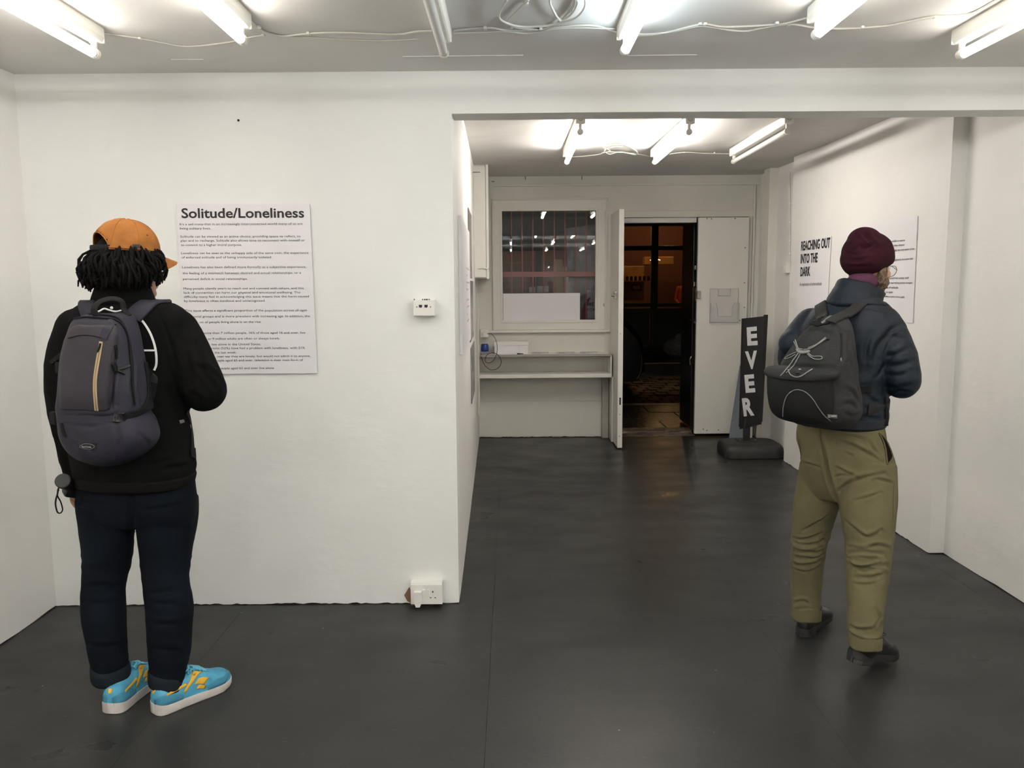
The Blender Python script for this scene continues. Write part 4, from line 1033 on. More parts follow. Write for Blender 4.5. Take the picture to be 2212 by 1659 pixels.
# ================================================================== PEOPLE
def Rm(yaw, pitch=0, roll=0):
    return Matrix.Rotation(-yaw, 4, 'Z') @ Matrix.Rotation(-pitch, 4, 'X') @ Matrix.Rotation(roll, 4, 'Y')
def head(mb, M, k=1.0, ear=(-.022, .080)):
    h = MB()
    h.ell((0, -.012, .008), .076, .097, .092, nu=32, nv=20)
    h.ell((0, .032, -.045), .058, .062, .082); h.ell((0, .036, -.094), .046, .052, .034); h.ell((0, .074, -.108), .021, .020, .018)
    h.tube([V((0, .085, .004)), V((0, .100, -.022)), V((0, .112, -.042))], [.008, .010, .014], n=12, dome=True)
    for s_ in (-1, 1):
        h.ell((s_ * .011, .100, -.046), .009, .011, .008); h.ell((s_ * .036, .062, -.038), .024, .028, .024); h.ell((s_ * .030, .078, .014), .026, .014, .009)
        e_ = MB().ell((0, 0, 0), .007, .020, .032, nu=16, nv=10).tube([V((s_ * .006, math.cos(a) * .018, math.sin(a) * .029)) for a in [i * math.pi / 8 for i in range(16)]], .005, n=6, closed=True)
        h.add([Matrix.Rotation(.15, 4, 'X') @ V(v) + V((s_ * ear[1], -.008, ear[0])) for v in e_.v], e_.f)
    h.ell((0, .090, -.073), .022, .010, .0055); h.ell((0, .089, -.083), .020, .010, .006)
    mb.add([M @ V(v) for v in h.v], h.f)
def hand(mb, W, fwd, nrm, side=1, curl=(.5, .6, .4), k=1.0, thumb=.5):
    """palm, four unequal fingers with knuckle bends, thumb off the side; fingers curl towards nrm"""
    fwd = V(fwd).normalized(); nrm = V(nrm); nrm = (nrm - fwd * nrm.dot(fwd)).normalized(); X = fwd.cross(nrm).normalized() * side; W = V(W)
    mb.tube([W - fwd * .03, W + fwd * .01, W + fwd * .045, W + fwd * .083], [(.021, .024), (.017, .031), (.014, .039), (.012, .038)], n=16, ref=X, dome=True)
    for off, L, sp in ((.030, .070, .10), (.010, .079, .02), (-.011, .073, -.05), (-.030, .057, -.13)):
        p = W + fwd * (.078 - abs(off) * .12) + X * off; a = 0; pts = [p - fwd * .015, p]; d0 = (fwd + X * sp).normalized()
        for c_, f in zip(curl, (.46, .30, .24)):
            a += c_; d = d0 * math.cos(a) + nrm * math.sin(a); p = p + d * L * f * k; pts.append(p)
        mb.tube(catmull(pts, 14), c1([.0092, .0092, .0084, .0076, .0066], 14), n=10, dome=True)
    p = W + fwd * .018 + X * .026; pts = [p - X * .012, p]
    for d, L in (((X * .75 + fwd * .65 + nrm * .25), .040), ((X * .25 + fwd * .85 + nrm * thumb), .032), ((fwd * .8 + nrm * thumb * 1.5 - X * .1), .026)):
        p = p + d.normalized() * L; pts.append(p)
    mb.tube(catmull(pts, 14), c1([.013, .0125, .011, .0095, .0078], 14), n=10, dome=True)

def fold_noise(fr, amp, bands, seed=0, fxy=5, base=.25):
    def f(co):
        m = np.full(len(co), base)
        for z0, wd, st in bands: m += st * np.exp(-((co[:, 2] - z0) / wd) ** 2)
        return amp * m * (nz(co, fxy, fxy, fr, seed, True) * .6 + nz(co, fxy * 2.2, fxy * 2.2, fr * 1.9, seed + 9, True) * .3 - .35)
    return f

M_web = mat('black webbing', (.007, .007, .0075), .7, bump=.5, bscale=300, spec=.2)
# ---- shoes -------------------------------------------------------
def shoe_surface(L, H, W_=1.0, z0=.026):
    tw = [0, .008, .03, .07, .12, .3, .5, .68, .80, .88, .94, .975, .993, 1]; ww = [.008, .017, .027, .032, .034, .033, .037, .044, .045, .042, .034, .024, .013, .006]
    hh = [float(np.interp(t, [0, .04, .12, .3, .5, .68, .82, .93, 1], H)) for t in tw]
    def itp(t, ys): return float(np.interp(t, tw, ys))
    def S(t, a, off=0):
        w_ = itp(t, ww) * W_ + off; h = itp(t, hh) + off
        th = a * math.pi
        c, s_ = math.cos(th), math.sin(th)
        return V((w_ * math.copysign(abs(c) ** .75, c) + .004 * math.sin(t * 3), t * L, z0 + (h - z0) * max(s_, 0) ** .62))
    return S, itp, tw, ww
def build_shoe(parent, M, kind, side):
    sneaker = kind == 'sneaker'
    L = .295 if sneaker else .285
    H = [.066, .088, .094, .096, .108, .082, .062, .056, .040] if sneaker else [.058, .076, .086, .090, .104, .078, .062, .056, .034]
    S, itp, tw, ww = shoe_surface(L, H)
    ts = [0, .012, .03, .06, .1, .15, .2, .26, .32, .38, .44, .5, .56, .62, .68, .74, .8, .86, .91, .95, .98, 1.0]
    R = []
    for t in ts:
        ring = [S(t, j / 22) for j in range(23)] + [V((-itp(t, ww) * .8, t * L, .02)), V((itp(t, ww) * .8, t * L, .02))]; R.append(ring)
    up = MB().rings(R).xf(M)
    if sneaker: mu = mat('sky blue suede', (.065, .32, .48), .6, bump=.25, bscale=160, var=.12, vscale=30)
    else: mu = mat('black shoe leather', (.0075, .0075, .0085), .34, bump=.3, bscale=60, coat=.2)
    shoe = put('shoe', up, mu, parent, smooth=60)
    # sole
    def solering(t, grow, zb, zt):
        w_ = itp(t, ww) + grow; x0 = .004 * math.sin(t * 3)
        return [V((x0 - w_, t * L, zb + .003)), V((x0 - w_ * .96, t * L, zb)), V((x0 + w_ * .96, t * L, zb)), V((x0 + w_, t * L, zb + .003)), V((x0 + w_ * .98, t * L, zt)), V((x0 - w_ * .98, t * L, zt))]
    R = []
    tt = [-.012, -.006, .0, .01, .03, .06, .1, .2, .3, .4, .5, .6, .7, .8, .9, .95, .98, .993, 1.0, 1.008, 1.014]
    for t in tt:
        g_ = .004 if 0 <= t <= 1 else (.001 if -.008 < t < 1.01 else -.004)
        zb = .020 * max(0, (t - .78) / .22) ** 2 + (.004 if t < 0 else 0)
        if sneaker: zt = .031 - .006 * t + .006 * max(0, (t - .82) / .18) ** 2; zt += .006 * max(0, 1 - t / .12) if t < .12 else 0
        else: zt = .030 - .006 * t + .012 * max(0, (t - .82) / .18) ** 2
        r_ = solering(min(max(t, 0), 1), g_, zb, zt)
        R.append([V((p.x, t * L, p.z)) for p in r_])
    ms = mat('off white rubber sole', (.60, .56, .53), .55, var=.15, vscale=12) if sneaker else mat('dark rubber sole', (.020, .020, .020), .6)
    put('sole', MB().rings(R).xf(M), ms, shoe, 'off white sole' if sneaker else None, smooth=50)
    if not sneaker:
        R = [solering(min(max(t, 0), 1), .004 if t > 0 else -.004, -.016, .006) for t in (-.02, 0, .05, .15, .26, .27)]
        put('heel_block', MB().rings([[V((p.x, t * L, p.z)) for p in r_] for t, r_ in zip((-.02, 0, .05, .15, .26, .27), R)]).xf(M), ms, shoe)
    def band(poly_rows, m_, name, off=.0015, n=14, lab=None):
        """patch bounded by two curves in (t, a) on the upper"""
        (A, B) = poly_rows; vs = []; fs = []
        for i in range(n + 1):
            s_ = i / n; ta = np.interp(s_, np.linspace(0, 1, len(A)), [q[0] for q in A]); aa = np.interp(s_, np.linspace(0, 1, len(A)), [q[1] for q in A])
            tb = np.interp(s_, np.linspace(0, 1, len(B)), [q[0] for q in B]); ab = np.interp(s_, np.linspace(0, 1, len(B)), [q[1] for q in B])
            for j in range(5): u = j / 4; vs.append(M @ S(ta + (tb - ta) * u, aa + (ab - aa) * u, off))
        for j in range(n):
            for i in range(4): fs.append((j * 5 + i, j * 5 + i + 1, j * 5 + i + 6, j * 5 + i + 5))
        me = MB().add(vs, fs).mesh('b', 180); bm = bmesh.new(); bm.from_mesh(me); bmesh.ops.solidify(bm, geom=bm.faces, thickness=.0012); bm.to_mesh(me); bm.free()
        put(name, me, m_, shoe, lab)
    if sneaker:
        my = mat('yellow suede', (.66, .38, .03), .55); md = mat('deeper blue suede', (.045, .23, .35), .7, bump=.3, bscale=150)
        for s_ in (0, 1):
            f = (lambda a: a) if s_ == 0 else (lambda a: 1 - a)
            band(([(.10, f(.155)), (.34, f(.20))], [(.10, f(.115)), (.36, f(.145))]), my, 'stripe', lab='yellow stripe')
            band(([(.30, f(.06)), (.40, f(.20)), (.44, f(.32))], [(.33, f(.05)), (.48, f(.20)), (.58, f(.33))]), my, 'stripe', lab='yellow slash')
            band(([(.44, f(.10)), (.50, f(.16)), (.56, f(.19))], [(.56, f(.06)), (.60, f(.12)), (.63, f(.17))]), my, 'stripe', lab='yellow hook')
            band(([(.46, f(.04)), (.50, f(.07))], [(.56, f(.015)), (.58, f(.05))]), my, 'stripe', lab='yellow bar')
            band(([(.0, f(.20)), (.10, f(.13)), (.22, f(.09)), (.30, f(.03))], [(.0, f(.0)), (.1, f(.0)), (.22, f(.0)), (.30, f(.0))]), md, 'heel_overlay', off=.001)
            band(([(.60, f(.03)), (.72, f(.13)), (.85, f(.18)), (.96, f(.45))], [(.60, f(.0)), (.72, f(.0)), (.85, f(.0)), (1.0, f(.3))]), md, 'toe_overlay', off=.001)
            band(([(.40, f(.33)), (.62, f(.36))], [(.40, f(.42)), (.62, f(.44))]), md, 'eyelet_row', off=.0015)
        band(([(.004, .44), (.03, .45)], [(.004, .56), (.03, .55)]), my, 'heel_tab', lab='yellow heel lettering')
        ml = mat('blue lace', (.16, .50, .66), .7)
        for i in range(6):
            t0 = .41 + i * .038
            mb_ = MB().tube([M @ S(t0 + .01 * k_, .36 + k_ * .093, .0045) for k_ in range(4)] , .0026, n=6); put('lace', mb_, ml, shoe)
            mb_ = MB().tube([M @ S(t0 + .03 - .01 * k_, .36 + k_ * .093, .0045) for k_ in range(4)], .0026, n=6); put('lace', mb_, ml, shoe)
        b0 = S(.41, .5, .006)
        for q in ((.028, .015, .010), (-.022, .018, .008), (.024, .0, .014), (-.016, .010, .012)):
            put('lace_bow', MB().tube(catmull([M @ b0, M @ (b0 + V((q[0] * .5, q[1], q[2] * 1.3))), M @ (b0 + V(q)), M @ (b0 + V((q[0] * .8, q[1] - .012, q[2] * .2)))], 12), .0024, n=6), ml, shoe)
        c_ = S(.47, .30, .003); n_ = Matrix.Rotation(0, 4, 'X')
        put('lace_badge', MB().ell(M @ c_, .007, .010, .008, nu=14, nv=8), my, shoe, 'yellow lace badge')
    else:
        ml = mat('black lace', (.02, .02, .02), .6)
        band(([(.30, .10), (.36, .28), (.44, .42)], [(.42, .06), (.46, .26), (.52, .42)]), mu, 'facing', off=.0016)
        band(([(.30, .90), (.36, .72), (.44, .58)], [(.42, .94), (.46, .74), (.52, .58)]), mu, 'facing', off=.0016)
        put('welt_seam', MB().tube([M @ S(t, a, .001) for t, a in ((.56, .06), (.66, .14), (.74, .2), (.84, .28), (.90, .38), (.92, .5), (.90, .62), (.84, .72), (.74, .8), (.66, .86), (.56, .94))], .0016, n=6), mu, shoe)
        for i in range(3):
            t0 = .40 + i * .045; put('lace', MB().tube([M @ S(t0, .36 + k_ * .093, .004) for k_ in range(4)], .0022, n=6), ml, shoe)
        b0 = S(.40, .5, .005)
        for q in ((.035, .02, .006), (-.035, .015, .006), (.03, -.01, .010), (-.03, -.012, .012)):
            put('lace_bow', MB().tube(catmull([M @ b0, M @ (b0 + V((q[0] * .5, q[1], q[2] * 1.6))), M @ (b0 + V(q)), M @ (b0 + V((q[0] * .9, q[1] - .01, q[2] * .1)))], 12), .0020, n=6), ml, shoe)
    return shoe

def union(*ms):
    vv = []; ff = []
    for me_ in ms:
        b_ = len(vv); vv += [v.co.copy() for v in me_.vertices]; ff += [tuple(i + b_ for i in p_.vertices) for p_ in me_.polygons]
    return BVHTree.FromPolygons(vv, ff)
# meshes were moved into local space when linked: rebuild them where they stand
def world(o):
    me_ = o.data.copy(); me_.transform(Matrix.Translation(ORG[o.name])); return me_
M_skin1 = mat('brown skin', (.33, .17, .105), .5, bump=.15, bscale=120); M_skin2 = mat('light skin', (.52, .28, .18), .5, bump=.15, bscale=120, var=.06, vscale=20)
M_eye = mat('eye white', (.7, .68, .64), .2)
def eyes(parent, M):
    for s_ in (-1, 1):
        c = M @ V((s_ * .031, .079, -.006)); e = put('eye', MB().ell(c, .0125, .0125, .0125, nu=16, nv=10), M_eye, parent, smooth=180)
        c2 = M @ V((s_ * .031, .0885, -.007)); put('iris', MB().ell(c2, .006, .006, .006, nu=12, nv=8), M_black, e, 'dark iris')
        put('eyebrow', MB().tube([M @ V((s_ * .016, .094, .014)), M @ V((s_ * .032, .093, .020)), M @ V((s_ * .048, .080, .016))], [.003, .004, .002], n=8), mat('dark brow hair', (.03, .02, .012), .8), parent)

# =============================================================== man with the cap (left)
p1 = root('person', (-1.38, 2.9, 0), 'person with orange cap, black jacket and blue trainers reading the Solitude poster', 'person')
Y1 = 2.87
H1 = Matrix.Translation(P(281, 566, Y=2.88)) @ Rm(.74, .06)
arm1L = [(168, 712, 2.89, 46), (143, 780, 2.87, 41), (142, 860, 2.86, 39), (150, 935, 2.88, 33), (163, 1010, 2.92, 26), (166, 1030, 2.93, 22)]
arm1R = [(378, 715, 2.88, 50), (408, 765, 2.85, 48), (436, 830, 2.83, 47), (441, 845, 2.86, 44), (428, 838, 2.98, 36), (405, 815, 3.12, 28), (398, 806, 3.17, 24)]
tor1 = [(655, 172, 375, .092), (672, 150, 402, .108), (700, 140, 412, .122), (760, 132, 412, .135), (830, 136, 408, .135), (900, 142, 410, .13), (960, 148, 418, .14), (1005, 152, 424, .148), (1034, 158, 419, .142)]
legL1 = [(1055, 228, 2.88, 62), (1120, 230, 2.89, 57), (1200, 232, 2.89, 50), (1260, 224, 2.88, 44), (1320, 224, 2.87, 45), (1390, 231, 2.86, 40), (1436, 238, 2.85, 37), (1461, 240, 2.85, 37)]
legR1 = [(1055, 358, 2.88, 66), (1120, 360, 2.88, 64), (1200, 358, 2.88, 52), (1260, 359, 2.87, 47), (1310, 366, 2.86, 49), (1350, 366, 2.85, 47), (1400, 366, 2.84, 44), (1450, 362, 2.83, 37), (1474, 361, 2.83, 35)]
def asl(rows): return [(x, y, Y, r) for y, x, Y, r in rows]
b1 = MB()
loft(b1, [(y, xl + 14, xr - 14, b * .82) for y, xl, xr, b in tor1] + [(1080, 200, 395, .085)], Y1, .2)
limb(b1, [(278, 560, 2.88, 30), (275, 610, 2.88, 34), (272, 650, 2.88, 40), (270, 700, 2.88, 40)]); head(b1, H1)
limb(b1, arm1L, .72); limb(b1, arm1R, .72)
limb(b1, asl(legL1), .74); limb(b1, asl(legR1), .74)
wl = P(157, 1034, Y=2.93); wr = P(400, 808, Y=3.17)
hand(b1, wl, (-.05, .10, -1), (.9, .25, .1), 1, (.45, .9, .6))
hand(b1, wr, (-.5, .55, .35), (0, .2, 1), -1, (.5, .8, .6))
for q_, x_ in ((P(240, 1466, Y=2.85), .01), (P(361, 1472, Y=2.83), .05)):
    b1.tube([q_ + V((0, 0, .05)), V((q_.x, q_.y - .005, .09)), V((q_.x + x_, q_.y + .09, .06))], [.034, .028, .022], n=14, dome=True)
body1 = put('body', remesh(b1, .005, 3), M_skin1, p1)
eyes(p1, H1)

# jacket
j1 = MB(); loft(j1, tor1 + [(1041, 160, 418, .139)], Y1, .2, n=56)
limb(j1, arm1L); limb(j1, arm1R)
jm = remesh(j1, .007, 7)
displace(jm, fold_noise(9, .006, ((P(0, 1000, Y=Y1).z, .08, .6), (P(0, 850, Y=Y1).z, .12, .5)), 2, 6, .35))
tj = bvh(jm)
creases(jm, tj, [(1.2, (470, 850), (440, 800), (420, 740)), ((480, 830), (450, 800), (415, 790)), ((400, 875), (410, 830), (405, 770)), (.8, (440, 885), (428, 860), (412, 850)), ((110, 850), (135, 870), (160, 880)), ((112, 830), (140, 840), (165, 835)), ((120, 940), (150, 955), (172, 950)), ((130, 975), (155, 985), (175, 980)), ((300, 1005), (350, 1000), (415, 985)), ((340, 1015), (380, 1010), (420, 1005)), (.6, (355, 700), (375, 760), (395, 850))], .007, .006)
tj = bvh(jm)
M_jk = mat('black wool jacket', (.0038, .0038, .0038), .95, bump=.5, bscale=350, spec=.12, bdist=.001)
jk = put('jacket', jm, M_jk, p1)
cl = MB(); c_, s_ = math.cos(.2), math.sin(.2)
R = []
for px, r_x, r_y, dz in ((268, .128, .098, -.02), (268, .112, .088, .02), (269, .098, .080, .055), (271, .087, .074, .085), (272, .083, .071, .088), (271, .078, .066, .07)):
    q = P(px, 655, Y=2.875); R.append([q + V((r_x * math.cos(t) * c_ + r_y * math.sin(t) * s_, -r_x * math.cos(t) * s_ + r_y * math.sin(t) * c_, dz - .012 * math.sin(t))) for t in [i * math.pi / 20 for i in range(40)]])
put('collar', MB().rings(R), M_jk, jk, smooth=180)
hem = MB()
loft(hem, [(1022, 154, 424, .149), (1028, 154, 425, .150), (1041, 158, 422, .146), (1044, 160, 420, .143)], Y1, .2, n=56)
put('hem_band', hem, mat('black rib knit', (.006, .0055, .005), .9, spec=.12, bump=.8, bscale=60, stretch=(1, 1, 6)), jk, smooth=60)
sm = MB(); cord(sm, tj, [(340, 665), (360, 705), (380, 760), (386, 775)], .0012, .0003, 24); put('raglan_seam', sm, M_jk, jk)
tg = MB(); patch(tg, tj, [(387, 908), (396, 906), (398, 912), (389, 915)]); put('side_tag', tg, M_greyink, jk, 'small grey side tag')

# jeans
def pants(rowsL, rowsR, pelvis, Y, phi, vox=.006):
    m = MB(); loft(m, pelvis, Y, phi, n=48, e=2.2); limb(m, asl(rowsL), n=28, dome=False); limb(m, asl(rowsR), n=28, dome=False)
    return remesh(m, vox, 5)
pm = pants([(1075, 228, 2.88, 60)] + legL1[1:], [(1075, 358, 2.88, 66)] + legR1[1:], [(1012, 165, 415, .115), (1035, 160, 421, .12), (1075, 164, 426, .128), (1105, 170, 425, .118), (1128, 180, 418, .09)], 2.88, .2)
displace(pm, fold_noise(14, .006, ((.52, .10, .7), (.12, .10, .9), (.80, .08, .4)), 4, 6, .15))
tp = bvh(pm)
creases(pm, tp, [(1.3, (283, 1040), (284, 1080), (287, 1130), (288, 1150)), (1.0, (300, 1098), (330, 1102), (370, 1095), (405, 1082)), ((180, 1085), (210, 1090), (240, 1088)), ((318, 1285), (350, 1280), (400, 1270)), ((318, 1300), (360, 1305), (410, 1295)), ((182, 1270), (220, 1265), (262, 1270)), ((180, 1300), (225, 1305), (266, 1295)), ((322, 1345), (360, 1350), (410, 1340)), ((330, 1400), (360, 1405), (405, 1400)), ((190, 1390), (230, 1398), (270, 1390))], .007, .005)
tp = bvh(pm)
M_jean = mat('dark indigo denim', (.0035, .0055, .009), .9, bump=.5, bscale=260, var=.4, vscale=5, spec=.12)
M_jean2 = mat('denim cuff', (.011, .015, .020), .9, spec=.15, bump=.6, bscale=300)
je = put('jeans', pm, M_jean, p1)
for cen, nm in ((legL1, 'left'), (legR1, 'right')):
    q = P(cen[-1][1], cen[-1][0] + 4, Y=cen[-1][2]); r_ = cen[-1][3] / FPX * (q - CAM).dot(FWD); R = []
    for rr, dz in ((.97, .055), (1.03, .054), (1.065, .03), (1.07, .010), (1.05, .0), (.98, .001), (.92, .03)):
        R.append([q + V((r_ * rr * math.cos(t), r_ * rr * 1.05 * math.sin(t), dz + .006 * math.sin(2 * t + cen[0][1]) - .008 * math.cos(t))) for t in [i * math.pi / 18 for i in range(36)]])
    put('turned_up_cuff', MB().rings(R, cap=False), M_jean2, je, 'lighter turned up cuff', smooth=180)
sm = MB(); cord(sm, tp, [(402, 1040), (410, 1080), (412, 1120), (407, 1180), (403, 1240), (408, 1300), (405, 1370), (398, 1430)], .0012, .0002, 60); put('side_seam', sm, mat('seam thread blue', (.009, .013, .019), .9, spec=.1), je)
sm = MB(); cord(sm, tp, [(392, 1180), (386, 1210), (375, 1235)], .001, .0002, 14); put('crease_thread', sm, mat('seam thread blue', (.009, .013, .019), .9, spec=.1), je)
SHS = Matrix.Diagonal((1.24, 1.05, 1.12, 1))
MS1 = Matrix.Translation(P(238, 1544, Z=0) + V((0, .004, .0015))) @ Rm(.10) @ SHS
MS2 = Matrix.Translation(P(338, 1543, Z=0) + V((-.010, .0, .0015))) @ Rm(.66) @ SHS
M_sock = mat('black sock', (.008, .008, .009), .9, bump=.5, bscale=300)
for M_, q_ in ((MS1, P(240, 1466, Y=2.85)), (MS2, P(361, 1472, Y=2.83))):
    a_ = M_ @ V((0, .085, .05)); put('sock', MB().tube(catmull([q_ + V((0, 0, .03)), q_.lerp(a_, .5), a_], 8), c1([.048, .045, .038], 8), n=20), M_sock, p1, 'black sock', smooth=180)
build_shoe(p1, MS1, 'sneaker', -1); build_shoe(p1, MS2, 'sneaker', 1)

# dreadlocks
hr = MB(); hr.add([H1 @ V(v) for v in MB().ell((0, -.014, .006), .090, .108, .100, nu=32, nv=18).v], MB().ell((0, 0, 0), 1, 1, 1, nu=32, nv=18).f)
rr_ = random.Random(11)
for i in range(620):
    a = rr_.uniform(-math.pi, math.pi)              # angle from the back of the head
    if abs(a) > 2.4 or a < -2.2: continue
    lay = rr_.random(); z0 = .050 - .075 * lay + .01 * rr_.random(); r0 = .086
    rmax = .146 - .040 * lay + rr_.uniform(-.014, .014); zb = -.040 - .060 * rr_.random() - .012 * lay
    if abs(a) > 1.5: zb += .05 * (abs(a) - 1.5); rmax -= .006
    ez = lambda t: z0 + (zb - z0) * t
    pts = []; rad = []; ph = rr_.uniform(0, 6); da = rr_.uniform(-.22, .22); am = rr_.uniform(.003, .009)
    for k_ in range(9):
        t = k_ / 8; rr0 = r0 + (rmax - r0) * math.sin(min(1, t * 1.15) * math.pi / 2)
        aa = a + da * t + am * 6 * math.sin(t * 7 + ph)
        rr0 += am * math.sin(t * 9 + ph)
        pts.append(H1 @ V((math.sin(aa) * rr0, -math.cos(aa) * rr0 * 1.06 - .008, ez(t) + am * math.cos(t * 8 + ph))))
        rad.append((.0058 if k_ not in (0, 8) else .0026) * rr_.uniform(.65, 1.3) * (1 - .3 * t))
    hr.tube(pts, rad, n=6)
hair = put('hair', hr, mat('black locks', (.0032, .0026, .0024), .9, spec=.15, bump=1.0, bscale=220, bdist=.002), p1, 'short black dreadlocks under the cap', kind='stuff', smooth=180)

# cap
M_cap = mat('orange brown canvas', (.30, .115, .028), .85, spec=.2, bump=.4, bscale=260, var=.14, vscale=22)
vs = []; fs = []; NU, NV = 96, 22; cc = V((0, -.012, .034))
def dome(u, v, off=0):
    th = u * 2 * math.pi; ph = v * math.pi / 2; rx, ry, rz = .101 + off, .114 + off, .116 + off
    e_ = math.cos(ph) ** .86; q = V((rx * e_ * math.sin(th), -ry * e_ * math.cos(th), rz * math.sin(ph) ** .95 if ph > 0 else 0))
    k_ = .003 * noise.noise((q * 18)) + .0015 * noise.noise(q * 45); return cc + q * (1 + k_ / .12)
for j in range(NV):
    for i in range(NU): vs.append(dome(i / NU, j / NV))
vs.append(dome(0, 1))
def arch(i, j):
    a = abs(((i + .5) / NU + .5) % 1 - .5) * 2 * math.pi; h_ = math.sin((j + .5) / NV * math.pi / 2) * .116
    return a < .74 and h_ < .060 * (1 - (a / .74) ** 2) ** .6
for j in range(NV - 1):
    for i in range(NU):
        if not arch(i, j): fs.append((j * NU + i, j * NU + (i + 1) % NU, (j + 1) * NU + (i + 1) % NU, (j + 1) * NU + i))
for i in range(NU): fs.append(((NV - 1) * NU + i, (NV - 1) * NU + (i + 1) % NU, len(vs) - 1))
me = MB().add([H1 @ v for v in vs], fs).mesh('cap', 180)
bm = bmesh.new(); bm.from_mesh(me); bmesh.ops.delete(bm, geom=[v for v in bm.verts if not v.link_faces], context='VERTS'); bmesh.ops.solidify(bm, geom=bm.faces, thickness=.003); bm.to_mesh(me); bm.free(); me.shade_smooth()
tc_ = bvh(me); cap = put('cap', me, M_cap, p1)
vs = []; fs = []; NB, NC = 25, 9
for k_ in (0, 1):
    for j in range(NC):
        for i in range(NB):
            u = -1 + 2 * i / (NB - 1); v = j / (NC - 1); a = u * .92
            ex = .072 * v * math.sqrt(max(0, 1 - .75 * u * u)); q = V((math.sin(a) * .098, math.cos(a) * .104 - .010 + ex, .034 - .026 * u * u * v - .030 * v + .010 * (1 - u * u) * v - k_ * .004)); vs.append(H1 @ q)
o_ = NB * NC
for j in range(NC - 1):
    for i in range(NB - 1):
        a = j * NB + i; fs.append((a, a + 1, a + NB + 1, a + NB)); fs.append((o_ + a, o_ + a + NB, o_ + a + NB + 1, o_ + a + 1))
bd_ = [i for i in range(NB)] + [j * NB + NB - 1 for j in range(1, NC)] + [(NC - 1) * NB + i for i in range(NB - 2, -1, -1)] + [j * NB for j in range(NC - 2, 0, -1)]
for x, y in zip(bd_, bd_[1:] + bd_[:1]): fs.append((x, y, o_ + y, o_ + x))
put('brim', MB().add(vs, fs), M_cap, cap, smooth=50)
mb = MB(); mb.tube([H1 @ dome(u / 40 * .24 - .12, .03, .0005) for u in range(41)], [(.0015, .009)] * 41, n=8, ref=(H1.to_3x3() @ V((0, 0, 1)))); put('back_strap', mb, M_web, cap, 'black strap')
mb = MB()
mb.tube([H1 @ (cc + V((math.sin(a) * .1025 * (1 - .12 * max(0, 1 - (a / .74) ** 2)), -math.cos(a) * .1155 * (1 - .12 * max(0, 1 - (a / .74) ** 2)), .060 * (1 - min(1, (a / .74) ** 2)) ** .6))) for a in [-.74 + 1.48 * i / 40 for i in range(41)]], .002, n=6); put('arch_binding', mb, M_cap, cap)
for a0 in (.75, -.75, 1.55, -1.55, 2.4, -2.4):
    mb = MB().tube([H1 @ dome(a0 / 6.2832 + .012 * math.sin(v * 3), v, .0008) for v in [i / 20 * .96 for i in range(21)]], .0014, n=5); put('panel_seam', mb, M_cap, cap)
put('rim_hem', MB().tube([H1 @ dome((.115 + .77 * i / 60), .035, .0012) for i in range(61)], .0022, n=6), M_cap, cap)
for px, py in ((318, 508), (337, 507)):
    h_, n_ = hit(tc_, px, py)
    if h_ is not None: put('eyelet', MB().ell(h_, .003, .003, .003, nu=10, nv=6), mat('dark eyelet', (.05, .02, .01), .5), cap)
mb = MB(); patch(mb, tc_, [(286, 528), (302, 528), (301, 535), (286, 536)]); put('label_tab', mb, M_black, cap, 'black label tab')

# ---- his rucksack
PH = .22
bk1 = root('backpack', (P(230, 880, Y=2.65).x, 2.64, P(230, 1000, Y=2.65).z), 'slate blue rucksack with a vertical zip on the man in orange cap', 'backpack')
M_nav = mat('slate navy nylon', (.018, .0172, .028), .6, bump=.35, bscale=240, var=.2, vscale=6, spec=.3)
M_navg = mat('warm slate panel', (.033, .028, .036), .6, bump=.35, bscale=240, var=.2, vscale=6, spec=.3)
m = MB()
loft(m, [(676, 190, 276, .045, 2.66), (690, 160, 292, .072, 2.65), (720, 143, 302, .090, 2.64), (770, 130, 312, .100, 2.635), (830, 123, 322, .105, 2.63), (880, 120, 328, .108, 2.63), (892, 121, 326, .103, 2.635), (905, 122, 336, .108, 2.63), (940, 128, 345, .110, 2.63), (965, 142, 335, .105, 2.635), (985, 165, 312, .085, 2.64), (999, 198, 280, .05, 2.65)], 2.63, PH, n=64, e=2.9)
km = remesh(m, .006, 3)
def nylon(co): return .0035 * nz(co, 7, 7, 9, 21, True) * .5 + .002 * nz(co, 18, 18, 12, 23)
displace(km, nylon); tk = bvh(km)
creases(km, tk, [(1.2, (119, 893), (180, 899), (250, 899), (330, 884)), ((130, 912), (190, 922), (250, 914)), ((252, 915), (258, 960), (262, 998)), ((140, 740), (175, 725), (215, 728)), ((290, 780), (286, 830), (292, 880)), ((240, 830), (238, 880)), ((160, 960), (200, 975)), ((300, 940), (320, 960)), (.7, (255, 720), (245, 790), (243, 880))], .0055, .005)
tk = bvh(km)
pack = put('main_body', km, M_nav, bk1)
# raised front panel with the vertical zip
m = MB(); loft(m, [(702, 162, 250, .020, 2.548), (725, 142, 256, .025, 2.54), (780, 132, 250, .028, 2.535), (850, 128, 243, .028, 2.53), (886, 128, 240, .020, 2.535)], 2.54, PH, n=44, e=3.2)
fm = remesh(m, .006, 3); displace(fm, nylon); tf = bvh(fm); fpnl = put('front_panel', fm, M_navg, bk1, 'warm grey front panel')
un = union(world(pack), world(fpnl))
M_zipg = mat('gold zip tape', (.46, .34, .20), .5, bump=.6, bscale=200); M_white = mat('white reflective piping', (.75, .75, .75), .5)
mb = MB(); ribbon(mb, un, [(219, 738), (215, 762), (210, 790), (206, 820), (206, 850), (209, 886)], .0125, .002, .001); z_ = put('zip_tape', mb, M_zipg, fpnl, 'tan vertical zip')
mb = MB(); ribbon(mb, un, [(219, 740), (215, 762), (210, 790), (206, 820), (206, 850), (209, 884)], .0035, .004, .002); put('zip_teeth', mb, mat('brass zip teeth', (.40, .30, .16), .35, metal=.7), z_)
